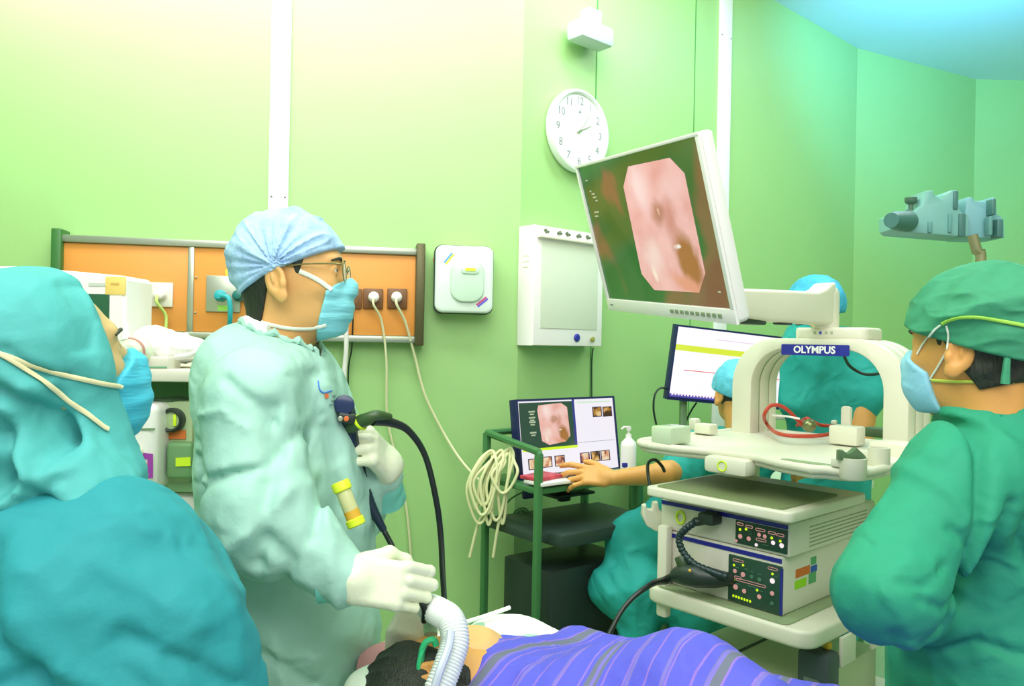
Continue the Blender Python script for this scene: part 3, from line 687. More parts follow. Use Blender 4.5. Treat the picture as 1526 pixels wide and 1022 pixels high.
# lower: light source
LZ0, LZ1 = .7016, .852
ls = thing('light_source', 'lower cream processor box with a tall dark control panel and navy stripe', 'light source', cp(-.39, .25, LZ0), RZC)
fbox('case', UX0, UX1, .02, .50, LZ0, LZ1, m_cream, ls)
fbox('navy_stripe', UX0 + .004, UX1 - .003, .0178, .022, LZ1 - .017, LZ1 - .006, m_stripe, ls, 0)
fbox('control_panel', -.352, UX1 + .0, .0155, .022, LZ0 + .004, LZ1 - .024, m_panel, ls, .002)
fbox('panel_edge', UX1 - .004, UX1 + .0006, .015, .0225, LZ0 + .004, LZ1 - .03, m_stripe, ls, 0)
def lamp(x, z, r, m, par, yy=.005, sq=1.0, nm='button'):
    mb = MB(); mb.lathe([(r * .96, 0), (r, .001), (r * .8, .002)], fr(x, z, yy), RXZ @ np.diag([sq, 1, 1]), 14); mk(nm, mb, m, par)
def ringl(x, z, w_, h_, m, par, yy=.0052):
    mb = MB(); pts = [fr(x, z, yy) + RXZ @ A(a, b, 0) for a, b in rrect(w_, h_, min(w_, h_) * .48, 4)]; mb.tube(pts, .0008, 5, closed=True); mk('caption_ring', mb, m, par)
def tick(x, z, w_, m, par, h_=.0022):
    mb = MB(); mb.box(fr(x, z, .0052), (w_, .001, h_), RC, 0); mk('caption_line', mb, m, par)
P0x = -.352; pw = .150
def lx(u): return P0x + pw * u
def lz(v): return LZ1 - .026 - .118 * v
for u, v, w_ in ((.2, .08, .03), (.86, .07, .026), (.45, .50, .085), (.2, .46, .02)): ringl(lx(u), lz(v), w_, .006, m_red, ls)
for u, v, r, m in ((.14, .33, .0055, m_red), (.3, .36, .0065, m_red), (.86, .33, .007, m_ledw), (.86, .60, .0058, m_red), (.16, .68, .007, m_red), (.33, .72, .006, m_red), (.62, .75, .006, m_red),
                   (.47, .36, .005, m_ledd), (.62, .38, .006, m_ledd), (.86, .82, .005, m_ledd)): lamp(lx(u), lz(v), r, m, ls)
for u, v in ((.12, .20), (.3, .15), (.86, .18), (.12, .53), (.58, .62)): lamp(lx(u), lz(v), .0034, m_ledy, ls, nm='indicator')
for k in range(7): lamp(lx(.12 + .055 * k), lz(.89 + .003 * k), .0036, m_ledy, ls, sq=.8, nm='indicator')
for u, v, w_ in ((.18, .24, .010), (.36, .22, .010), (.93, .22, .008), (.5, .58, .03), (.2, .60, .014), (.66, .62, .010), (.47, .25, .012), (.62, .26, .012)): tick(lx(u), lz(v), w_, m_ledd, ls)
mb = MB(); mb.box(cp(UX0 + .02, .0175, LZ1 - .0115), (.014, .001, .005), RC, 0); mk('maker_mark', mb, m_white, ls)
# side stickers
RS = np.stack([RC[:, 1], UP, RC[:, 0]], 1)
def side(y, z, w_, h_, m, par, x=UX1, nm='sticker'):
    mb = MB(); mb.prism([(0, 0), (w_, 0), (w_, h_), (0, h_)], cp(x + .0004, y, z), RS, .0008); mk(nm, mb, m, par)
side(.085, .786, .075, .022, mat('sticker_orange', (224, 110, 34)), ls); side(.082, .757, .06, .022, mat('sticker_lime', (160, 220, 20)), ls)
side(.165, .786, .035, .017, mat('sticker_blue', (40, 90, 190)), ls); side(.155, .757, .04, .028, mat('sticker_green', (90, 168, 110)), ls); side(.165, .806, .03, .02, mat('sticker_green', (90, 168, 110)), ls)
# big front socket with boot and coiled lead
sc_ = cp(-.425, .012, .765)
# upper: video processor
VZ0, VZ1 = .8535, .938
vpz = thing('video_processor', 'upper cream processor box with rows of lit buttons under the drawer', 'video processor', cp(-.39, .25, VZ0), RZC)
fbox('case', UX0 + .0, UX1 + .018, .02, .52, VZ0, VZ1, m_cream, vpz)
fbox('navy_stripe', UX0 + .004, UX1 + .012, .0178, .022, VZ1 - .014, VZ1 - .003, m_stripe, vpz, 0)
fbox('control_panel', -.333, UX1 + .012, .0158, .022, VZ0 + .008, VZ1 - .016, m_panel, vpz, .002)
def vx(u): return -.333 + .147 * u
def vz(v): return VZ1 - .018 - .058 * v
for u, v, w_ in ((.1, .1, .018), (.28, .14, .02), (.5, .18, .026), (.72, .2, .02), (.88, .22, .02), (.52, .62, .028)): ringl(vx(u), vz(v), w_, .006, m_red, vpz)
for u, v, r, m in ((.08, .66, .0062, m_red), (.25, .68, .006, m_red), (.45, .40, .0052, m_red), (.56, .42, .0052, m_red), (.72, .62, .0056, m_ledw), (.88, .66, .0062, m_ledw), (.0, .9, .004, m_red), (.4, .88, .0044, m_ledw)):
    lamp(vx(u) + .004, vz(v), r, m, vpz, yy=.0046)
for u, v in ((.1, .35), (.22, .28), (.72, .42), (.88, .48)): lamp(vx(u), vz(v), .0036, m_ledy, vpz, yy=.0046, nm='indicator')
for u, v, w_ in ((.3, .34, .012), (.3, .46, .012), (.72, .32, .012), (.88, .36, .012), (.6, .8, .02)): tick(vx(u), vz(v), w_, m_ledd, vpz)
for k in range(6): side(.12, VZ0 + .012 + .010 * k, .34, .003, m_cart2, vpz, x=UX1 + .018, nm='vent_slot')
# lime power ring and dark connector with coiled lead
mb = MB(); c = hit_plane(1014, 771, cp(0, .016, 0), nf); mb.tube([c + RXZ @ A(.014 * math.cos(t), .017 * math.sin(t), 0) for t in np.linspace(0, 2 * math.pi, 21)[:-1]], .0032, 8, closed=True); mk('socket_ring', mb, m_lime, vpz)
conn = thing('video_connector', 'dark connector with a thick ribbed lead looping down to the lower box', 'connector', hit_plane(1048, 775, cp(0, .0, 0), nf))
g = lambda px, py, o: hit_plane(px, py, cp(0, .018 - o, 0), nf)
mb = MB(); mb.box(g(1058, 772, .02), (.05, .05, .032), RC, .008); mb.cyl(g(1052, 775, .02), g(1034, 778, .05), .012, 14, .003); mk('plug_body', mb, m_dark, conn)
lead = [g(1036, 778, .05), g(1022, 788, .06), g(1012, 802, .06), g(1018, 822, .06), g(1034, 840, .06), g(1056, 850, .055), g(1084, 860, .04)]
P_, _ = spline(lead, 10); mb = MB(); mb.tube(P_, [.0105 if (i % 3) else .0085 for i in range(len(P_))], 10); ld = mk('ribbed_lead', mb, mat('ribbed_dark', (30, 50, 52), rough=.35), conn)
mb = MB()
for i in range(6, len(P_) - 6, 2): mb.ball(P_[i] + A(.003, -.0085, .005), .0018, 6)
mk('lead_glints', mb, m_ledd, ld)
boot = thing('light_guide_plug', 'black bulbous light guide plug pushed into the lower processor box', 'connector', g(1040, 860, .03))
mb = MB(); mb.tube([g(1092, 862, .0), g(1070, 862, .03), g(1040, 858, .055), g(1020, 856, .06), g(1005, 858, .06)], [.013, .024, .032, .03, .018], 20, sub=5); mk('plug_body', mb, m_dark, boot)
mb = MB(); mb.cyl(g(1020, 846, .06), g(1014, 828, .06), .018, 16, .005); mk('side_port', mb, mat('olive_dark', (60, 80, 50), rough=.4), boot)
mb = MB(); mb.ball(g(1028, 850, .095), .004, 8); mk('amber_dot', mb, m_yellow, boot)
mb = MB(); mb.tube([g(1008, 858, .06), g(990, 865, .07), W(968, 872, 2.02), W(930, 905, 1.98), W(880, 985, 1.92), W(800, 1015, 1.88), W(730, 1000, 1.84), W(685, 965, 1.76), W(666, 920, 1.66), W(660, 860, 1.6), W(657, 800, 1.55), W(650, 745, 1.53), W(634, 680, 1.52), W(610, 643, 1.5), W(585, 630, 1.48), W(556, 626, 1.45)], [.015, .011, .0075] + [.0062] * 10 + [.007, .009, .011], 12, sub=8)
ucord = mk('universal_cord', mb, m_black, None); tag(ucord, 'black universal cord arching from the endoscope handle to the processor cart', 'cable')

# ------------------------------------------------------------------ small holders around the tray (parts of the cart)
def tbox(name, px, py, size, z=TZ, m=m_cart, bev=.006, dz=0.0, rz=0.0, par=cart):
    p = hz(px, py, z); mb = MB(); mb.box(p + A(0, 0, size[2] / 2 + dz), size, RC @ rotm(0, 0, rz), bev); return mk(name, mb, m, par)
tbox('corner_block', 1262, 662, (.085, .06, .055)); tbox('corner_tab', 1261, 652, (.035, .02, .10), bev=.012)
tbox('back_rail', 1190, 628, (.30, .02, .018)); tbox('grey_pad', 1318, 652, (.12, .05, .03), m=mat('pad_green_grey', (92, 120, 84)))
tbox('side_basket', 1345, 676, (.14, .10, .06), dz=-.03)
mb = MB(); p = hz(1322, 650, TZ); mb.ball(p + A(0, 0, .045), .011, 12); mb.cyl(p + A(0, 0, .01), p + A(0, 0, .04), .005, 8); mk('basket_knob', mb, m_steel, cart)
# cups on the right front corner
for (px, py, r, h_) in ((1271, 714, .030, .05), (1309, 706, .026, .065)):
    p = hit_plane(px, py, cp(.02, 0, 0), RC[:, 0]) if False else W(px, py, 1.80 if px < 1290 else 1.9); mb = MB(); mb.lathe([(r * .9, 0), (r, .004), (r, h_), (r * .8, h_), (r * .78, .01), (.001, .01)], p - UP * 0.0, None, 24, cap=False)
    mb.box(p + A(-.02, .012, h_ * .7), (.05, .02, .02), RC, .004); mk('holder_cup', mb, m_cart, cart)
mb = MB(); c = W(1270, 684, 1.80)
mb.prism([(-.034, 0), (.034, 0), (.024, .014), (.006, .03), (-.008, .018), (-.016, .016), (-.026, .024), (-.034, .022)], c + A(0, .01, -.002), np.stack([A(1, 0, 0), UP, A(0, -1, 0)], 1), .02, bev=.002); mk('zigzag_clip', mb, mat('pad_green_grey', (92, 120, 84)), cart)
# left side hook
c = W(975, 770, 2.30)
mb = MB(); mb.prism([(-.042, .01), (-.040, .038), (-.03, .042), (-.028, .028), (-.012, .026), (-.008, .048), (.004, .05), (.008, .03), (.028, .012), (.07, .012), (.07, -.03), (.03, -.028), (.0, -.036), (-.028, -.02)], c, np.stack([A(1, 0, 0), UP, A(0, -1, 0)], 1), .035, bev=.005); mk('scope_hook', mb, m_cart, cart)
mb = MB(); mb.box(W(990, 850, 2.2), (.035, .03, .26), RC, .008); mk('side_post', mb, m_cart, cart)
# front glass dish and blocks at the tray's left back
gb = tbox('glass_dish', 1000, 660, (.07, .1, .05), m=mat('pale_glass', (206, 220, 190), rough=.15), z=TZ); 
tbox('tray_block', 1052, 646, (.06, .05, .032)); tbox('tray_block', 1035, 641, (.03, .03, .04))

# lower shelf contents
bx1 = thing('printer_box', 'green-grey flat printer on the bottom shelf of the endoscopy cart', 'printer', cp(-.36, .25, .398), RZC)
fbox('case', -.53, -.16, .03, .5, .398, .52, mat('printer_cream', (196, 208, 168), rough=.45), bx1); fbox('paper_tray', -.40, -.24, -.0, .05, .40, .445, m_cream, bx1); fbox('top_slot', -.40, -.39, .08, .4, .5195, .522, m_dark, bx1, 0)
pd = thing('foot_pump', 'dark grey box hanging at the right side of the endoscopy cart', 'pump', W(1219, 1060, 1.95))
c = W(1219, 1014, 1.95); mb = MB(); mb.box(c, (.085, .07, .16), RC, .014); mk('case', mb, mat('slate', (70, 82, 84), rough=.45), pd); mb = MB(); mb.box(c + RXZ @ A(.0, .01, .0355), (.04, .001, .010), RC, 0); mk('front_plate', mb, m_ink, pd)
fbox('side_plate', -.098, -.088, .12, .20, .58, .655, m_cart, cart, .003); fbox('side_plate', -.098, -.088, .30, .40, .58, .655, m_cart, cart, .003)
mb = MB(); c = W(1233, 961, 1.95); mb.ball(c, .012, 12); mk('hook_knob', mb, m_yellow, cart)

# red cable coil with a metal weight on the tray
rc_ = thing('red_tubing', 'loop of red tubing lying on the top tray under the arch', 'tubing', hz(1190, 655, TZ))
zz = TZ + .006
pts = [hz(a, b, zz) for a, b in ((1196, 634), (1170, 616), (1150, 611), (1140, 622), (1146, 640), (1166, 655), (1200, 658), (1235, 655), (1247, 651), (1240, 645), (1222, 642), (1208, 634), (1200, 634), (1192, 640))]
for i, dz_ in enumerate((.03, .05, .05, .03, .01, 0, 0, 0, 0, .004, .008, .02, .02, .004)): pts[i] = W(*[(1196, 634), (1170, 608), (1150, 604), (1139, 618), (1143, 632), (1160, 646), (1200, 650), (1235, 647), (1247, 641), (1240, 635), (1222, 633), (1208, 626), (1200, 624), (1188, 634)][i], pts[i][1] if dz_ < .02 else 2.45)
mb = MB(); mb.tube(pts, .006, 10, sub=8); mk('red_tube', mb, mat('red_rubber', (190, 62, 40), rough=.35), rc_)
mb = MB(); p = W(1206, 634, 2.42); mb.ball(p, .021, 18); mk('metal_bulb', mb, mat('bulb_metal', (130, 136, 92), rough=.25, metal=.6), rc_)
mb = MB(); mb.tube([W(1150, 619, 2.45), W(1170, 620, 2.45), W(1192, 624, 2.43)], .0035, 8, sub=4); mk('white_tube', mb, m_white, rc_)
cord('monitor_cable', 'dark cable sagging under the arch of the cart', [W(1258, 530, 2.5), W(1266, 545, 2.55), W(1284, 556, 2.55), W(1300, 558, 2.5), W(1318, 555, 2.42)], .005, m_dark)
cord('drawer_cable', 'dark cable looping at the left end of the cart drawer', [W(972, 740, 2.3), W(966, 710, 2.32), W(966, 690, 2.34), W(976, 685, 2.34), W(986, 694, 2.34), W(990, 702, 2.36)], .005, m_dark)

# ------------------------------------------------------------------ trolley with small monitor by the clock wall
RT = rotm(0, 0, R_(38)); ex_t = RT[:, 0]; ey_t = RT[:, 1]; RTf = np.stack([ex_t, UP, -ey_t], 1)
T0 = W(802, 735, 2.62); T0[2] = 0
def tp(x, y, z): return T0 + RT @ A(x, y, z)
m_tro = mat('trolley_green_metal', (72, 128, 76), rough=.38, metal=.2)
tr = thing('computer_trolley', 'dark green metal trolley carrying the small monitor and keyboard', 'trolley', tp(.25, .15, 0), R_(38))
TW, TD = .50, .30; tz = EYE - (733 - 512) / F * 2.62
for x, y, zt_ in ((0, 0, tz + .13), (0, TD, tz + .17), (TW, 0, tz + .0), (TW, TD, tz + .17)):
    mb = MB(); mb.box(tp(x, y, zt_ / 2 + .03), (.024, .024, zt_ - .06), RT, .004); mk('post', mb, m_tro, tr)
    mb = MB(); c = tp(x, y, .03); mb.cyl(c - ex_t * .011, c + ex_t * .011, .03, 16, .004); mk('caster', mb, m_black, tr)
mb = MB(); mb.tube([tp(0, 0, tz + .13), tp(0, 0, tz + .135), tp(0, TD, tz + .17), tp(0, TD, tz + .17)], .013, 8); mb.tube([tp(0, TD, tz + .17), tp(TW, TD, tz + .17)], .012, 8); mk('top_rail', mb, m_tro, tr)
def tshelf(name, z, th=.02, m=m_tro, y0=0.0, x1=TW):
    mb = MB(); mb.box(tp(x1 / 2, TD / 2 + y0 / 2, z), (x1 + .01, TD - y0 + .01, th), RT, .003); return mk(name, mb, m, tr)
tshelf('top_shelf', tz); tshelf('middle_shelf', tz - .16, .03, mat('trolley_shelf_dark', (44, 62, 52), rough=.5)); tshelf('bottom_shelf', .25)
mb = MB(); mb.box(tp(.30, .10, tz - .165), (.5, .34, .05), RT, .01); mk('lower_drawer', mb, mat('trolley_shelf_dark', (44, 62, 52)), tr)
mb = MB(); mb.box(tp(.25, .12, tz - .43), (.4, .26, .3), RT, .01); comp = mk('computer_case', mb, m_dark, None); tag(comp, 'dark computer case standing in the bottom of the green trolley', 'computer')
def nscreen(root, O, Rm, w_, h_, bez, bezb, mbz, mscr, thick=.04):
    global OM_
    OM_ = (O, Rm)
    mb = quadprism(MB(), -bez, -bez, w_ + bez, h_ + bezb, -thick, -.001, .004); mk('housing', mb, mbz, root)
    mb = MB(); quadprism(mb, -bez, -bez, w_ + bez, 0, -.002, .004); quadprism(mb, -bez, h_, w_ + bez, h_ + bezb, -.002, .004); quadprism(mb, -bez, 0, 0, h_, -.002, .004); quadprism(mb, w_, 0, w_ + bez, h_, -.002, .004); mk('bezel', mb, mbz, root)
    mb = MB(); mb.add([O + Rm @ A(0, 0, 0), O + Rm @ A(w_, 0, 0), O + Rm @ A(w_, -h_, 0), O + Rm @ A(0, -h_, 0)], [(0, 3, 2, 1)]); return mk('screen', mb, mscr, root)
k_ = .92
RL = plane_frame((.79, .613, .0), (-.113, .102, .988), 0); OL = ORG + A(.025, 3.055, -.232) * k_; lw, lh = .53 * k_, .30 * k_
m_bez = mat('navy_bezel', (30, 34, 84), rough=.35)
sm = thing('small_monitor', 'small dark framed monitor with an endoscopy picture on the green trolley', 'monitor', OL + RL @ A(lw / 2, -lh - .1, -.06))
wsc = shader_screen('screen_white', (246, 240, 250), 1.05)
nscreen(sm, OL, RL, lw, lh, .008, .02, m_bez, wsc)
def lp(u, v, z): return OL + RL @ A(lw * u, -lh * v, z)
def lrect(nm, u0, v0, u1, v1, m, z=.0008, par=sm):
    mb = MB(); mb.add([lp(u0, v0, z), lp(u1, v0, z), lp(u1, v1, z), lp(u0, v1, z)], [(0, 3, 2, 1)]); return mk(nm, mb, m, par)
m_sg = shader_screen('pane_green', (44, 78, 62), .8); vw = lrect('picture_pane', .01, .02, .545, .63, m_sg)
lrect('pane_border', .545, .0, .57, .63, shader_screen('pane_border', (56, 50, 150), .9)); lrect('title_bar', .02, .63, .57, .665, m_ledy)
lrect('rule_line', .58, .60, .98, .605, m_ink); lrect('pane_tab', .6, .035, .97, .055, shader_screen('tab_green', (214, 240, 206), 1.0))
uv = [(.20, .06), (.43, .04), (.49, .10), (.50, .50), (.45, .57), (.28, .60), (.21, .54), (.185, .12)]
mb = MB(); mb.add([lp(u, v, .0014) for u, v in uv], [tuple(range(7, -1, -1))]); pp = mk('endoscope_picture', mb, mix_pic('tissue_small', 1.0), vw)
set_uv(pp, [((u - .185) / .315, 1 - (v - .04) / .56) for u, v in uv])
for v in (.14, .22, .28, .42): mb = MB(); mb.box(lp(.13, v, .001), (.03, .006, .0006), RL, 0); mb.box(lp(.13, v + .035, .001), (.02, .005, .0006), RL, 0); mk('screen_text', mb, m_scrtxt, sm)
m_th = shader_screen('thumb', (220, 170, 130), .95, ramp=[(.4, (120, 50, 60)), (.5, (226, 150, 110)), (.62, (252, 226, 190))], scale=30)
m_th2 = shader_screen('thumb2', (180, 130, 70), .9, ramp=[(.4, (70, 44, 30)), (.55, (200, 140, 50)), (.65, (244, 210, 150))], scale=30)
for (u, v, mm) in ((.06, .76, m_th), (.19, .75, m_th), (.32, .75, m_th), (.585, .745, m_th), (.70, .74, m_th2), (.81, .74, m_th), (.76, .115, m_th2), (.875, .12, m_th2)):
    fr_ = lrect('thumbnail', u, v, u + .105, v + .145, shader_screen('thumb_edge', (60, 30, 80), .8), .001)
    lrect('thumbnail_picture', u + .01, v + .01, u + .095, v + .135, mm, .0014, fr_)
mb = MB(); c = lp(.5, 1.0, -.05); mb.box(c - UP * .05, (.05, .03, .12), RT, .006); mb.box(c - UP * .075 - ey_t * .0, (.2, .14, .012), RT, .005); mk('stand', mb, m_dark, sm)
mb = MB(); mb.box(lp(.06, 1.18, -.01), (.05, .02, .05), RT, .005); mk('stand_tag', mb, m_bez, sm)
# keyboard, papers, bottle
kb = thing('keyboard', 'dark keyboard on the trolley shelf under the small monitor', 'keyboard', tp(.27, .08, tz + .011), R_(38))
mb = MB(); mb.box(tp(.27, .075, tz + .018), (.36, .12, .014), RT, .004); kc = mk('case', mb, m_dark, kb)
for r_ in range(4):
    mb = MB()
    for c_ in range(13): mb.box(tp(.27 - .162 + c_ * .027, .035 + r_ * .027, tz + .028), (.021, .021, .006), RT, 0)
    q = mk('key_row', mb, mat('key_dark', (54, 70, 64), rough=.5), kb)
pap = thing('red_booklet', 'red and white printed booklet beside the keyboard on the trolley', 'booklet', tp(.06, .1, tz + .01), R_(38))
mb = MB(); mb.box(tp(.065, .06, tz + .038), (.13, .09, .012), RT @ rotm(0, 0, .2), .002); mk('cover', mb, mat('booklet_red', (190, 60, 80), rough=.4, var=.5, vscale=30), pap)
mb = MB(); mb.box(tp(.075, .03, tz + .025), (.15, .1, .012), RT, .002); mk('pages', mb, m_white, pap)
bt = thing('pump_bottle', 'white pump bottle with a blue mark standing beside the small monitor', 'bottle', W(936, 700, 2.95))
pb0 = W(936, 700, 2.92); mb = MB(); mb.lathe([(.026, 0), (.03, .005), (.03, .09), (.027, .105), (.014, .118), (.011, .122), (.011, .135), (.004, .137), (.004, .155)], pb0, None, 20); mk('body', mb, m_white, bt)
mb = MB(); mb.cyl(pb0 + UP * .15, pb0 + UP * .165, .009, 10); mb.tube([pb0 + UP * .16, pb0 + A(-.02, -.01, .163), pb0 + A(-.03, -.015, .155)], .004, 8); mk('pump_head', mb, m_white, bt)
mb = MB(); mb.box(pb0 + A(-.012, -.027, .022), (.03, .004, .016), None, .001); mk('blue_mark', mb, m_blue, bt)
shf = tp(.0, 0, 0)
mb = MB(); mb.box(pb0 - UP * .008 + A(.0, .0, 0), (.1, .1, .014), RT, .003); mb.box(pb0 - UP * .02 + A(-.06, .0, 0), (.16, .03, .02), RT, .003); mk('bottle_shelf', mb, m_tro, tr)

# coiled cream leads hung on the trolley post
hook = tp(0, TD, tz + .15)
bundle = thing('lead_bundle', 'tangle of cream leads looped over the left post of the green trolley', 'cable bundle', hook - UP * .1)
rs = random.Random(3)
for k in range(10):
    a = k / 9; cx_ = 742 + 16 * math.sin(k * 2.1); wd = 6 + rs.random() * 14; top = 668 + rs.random() * 8; bot = 728 + rs.random() * 58; dx = -26 * rs.random()
    Yk = 2.74 + .02 * rs.random() - .004 * k
    pts = [W(cx_ + 4, top, Yk + .06), W(cx_ + wd * .6, top + 14, Yk + .02), W(cx_ + wd + dx, (top + bot) / 2, Yk), W(cx_ + wd * .4 + dx, bot - 6, Yk), W(cx_ - wd * .3 + dx, bot, Yk), W(cx_ - wd + dx, (top + bot) / 2 + 5, Yk), W(cx_ - wd * .5 + dx * .4, top + 16, Yk + .02)]
    mb = MB(); mb.tube(pts, .0055, 8, closed=True, sub=8); mk('lead_loop', mb, mat('cream_cord2', (222, 222, 170), rough=.5), bundle)
mb = MB(); mb.tube([W(722, 722, 2.86), W(716, 735, 2.8), W(722, 760, 2.78), W(712, 782, 2.78), W(700, 830, 2.78)], .0055, 8, sub=6); mb.tube([W(750, 750, 2.75), W(742, 785, 2.74), W(735, 830, 2.75)], .0055, 8, sub=6); mk('lead_tail', mb, mat('cream_cord2', (222, 222, 170)), bundle)
cord('coiled_cable', 'dark green coiled cable hanging behind the left post of the trolley', [W(800, 727, 2.8), W(775, 735, 2.85), W(755, 750, 2.86), W(748, 775, 2.86), W(760, 790, 2.86)] , .003, m_tro)
cord('cable_coil', 'round coil of dark green cable hanging behind the green trolley', [W(778 + (15 - .35 * k) * math.cos(k * .5), 768 + (14 - .3 * k) * math.sin(k * .5), 2.95) for k in range(27)], .004, m_tro, sub=3)

# ------------------------------------------------------------------ white screen monitor behind the tray
RWm = plane_frame((.964, .25, -.03), (.04, -.06, .993), 0); RWm = plane_frame((.964, .25, -.084), (.102, -.06, .993), 0); OW = ORG + A(.703, 3.273, .084); ww, wh = .53, .30
wm = thing('desk_monitor', 'wide monitor with a white page and lime bar behind the cart arch', 'monitor', OW + RWm @ A(ww / 2, -wh - .12, -.05))
nscreen(wm, OW, RWm, ww, wh, .008, .014, m_bez, shader_screen('screen_white2', (250, 246, 252), 1.15))
OLs = (OL, RL, lw, lh); OL, RL, lw, lh = OW, RWm, ww, wh
lrect('lime_bar', .0, .25, .99, .335, shader_screen('bar_lime', (224, 240, 60), 1.05), par=wm); lrect('red_rule', .1, .60, .98, .612, shader_screen('rule_red', (236, 120, 110), 1.0), par=wm); lrect('task_bar', .0, .955, 1., 1., shader_screen('task_navy', (90, 80, 190), .9), par=wm)
lrect('faint_line', .35, .12, .75, .13, shader_screen('faint_pink', (238, 214, 232), 1.0), par=wm)
for k in range(18): lrect('task_icon', .02 + .028 * k, .945, .036 + .028 * k, .975, m_ledw, .0012, wm)
OL, RL, lw, lh = OLs
mb = MB(); c = W(1018, 610, 3.36); mb.box(A(c[0] + .0, c[1], 1.02), (.03, .03, .42), None, .006); mb.box(A(c[0] + .1, c[1] + .03, 1.16), (.2, .03, .03), None, .006); mb.box(A(c[0] + .02, c[1], .83), (.22, .2, .02), None, .006); mk('stand', mb, m_galv, wm)
cord('power_cable', 'thin black cable looping left of the white screened monitor', [W(997, 580, 3.3), W(985, 578, 3.28), W(976, 588, 3.26), W(974, 610, 3.26), W(978, 632, 3.3)], .0045, m_dark)
cord('power_cable', 'thin black cable behind the stand of the white screened monitor', [W(1038, 600, 3.4), W(1030, 612, 3.38), W(1022, 630, 3.36), W(1020, 655, 3.36)], .004, m_dark)
dk = thing('work_desk', 'pale green desk behind the cart under the wide monitor', 'desk', A(1.05, 3.45, 0), R_(14))
RD = rotm(0, 0, R_(14)); mb = MB(); mb.box(A(1.05, 3.45, .80), (.95, .5, .035), RD, .006); mk('desk_top', mb, mat('desk_top', (206, 220, 190), rough=.4), dk)
for sx in (-.44, .44):
    for sy in (-.21, .21): mb = MB(); mb.box(A(1.05, 3.45, .39) + RD @ A(sx, sy, 0), (.035, .035, .78), RD, .004); mk('leg', mb, m_tro, dk)
# ------------------------------------------------------------------ people
m_skin = mat('skin_light', (226, 172, 104), rough=.5, var=.05, vscale=14, bump=.06, bscale=180)
m_skin2 = mat('skin_tan', (218, 158, 84), rough=.5, var=.06, vscale=14, bump=.06, bscale=180)
m_hair = mat('black_hair', (40, 46, 34), rough=.55, bump=.5, bscale=260, stretch=(1, 1, .15), var=.3, vscale=60)
def cloth(name, rgb, **kw):
    if name in _M: return _M[name]
    m = mat(name, rgb, rough=kw.get('rough', .75), bump=kw.get('bump', .2), bscale=kw.get('bs', 40), var=.04, vscale=7)
    nt = m.node_tree; b1 = [n for n in nt.nodes if n.type == 'BUMP'][0]; mp = [n for n in nt.nodes if n.type == 'MAPPING'][0]
    for sc_, dist, st in ((5.5, .05, .6), (14, .015, .5)):
        rn = nt.nodes.new('ShaderNodeTexNoise'); rn.noise_type = 'RIDGED_MULTIFRACTAL'; rn.inputs['Scale'].default_value = sc_; rn.inputs['Detail'].default_value = 2; rn.inputs['Distortion'].default_value = .9
        b2 = nt.nodes.new('ShaderNodeBump'); b2.inputs['Strength'].default_value = st * kw.get('crumple', 1.0); b2.inputs['Distance'].default_value = dist
        nt.links.new(mp.outputs[0], rn.inputs['Vector']); nt.links.new(rn.outputs['Fac'], b2.inputs['Height']); nt.links.new(b2.outputs[0], b1.inputs['Normal']); b1 = b2
    return m
m_mint = cloth('gown_mint', (168, 212, 196)); m_teal_c = cloth('hood_teal', (80, 176, 174)); m_emer = cloth('gown_emerald', (38, 154, 118)); m_scrub = cloth('scrub_teal', (30, 160, 150))
m_mask = mat('mask_blue', (132, 212, 222), rough=.6, bump=.3, bscale=40, stretch=(.3, .3, 3)); m_maskb = mat('mask_sky', (70, 190, 216), rough=.6, bump=.3, bscale=40, stretch=(.3, .3, 3))
m_strap = mat('strap_white', (228, 236, 220), rough=.6); m_strapc = mat('strap_cream', (232, 222, 176), rough=.6)
m_glove = mat('latex_glove', (232, 236, 206), rough=.38, bump=.12, bscale=90)
m_eyew = mat('eye_white', (236, 236, 230), rough=.15); m_iris = mat('iris_brown', (50, 34, 24), rough=.1)

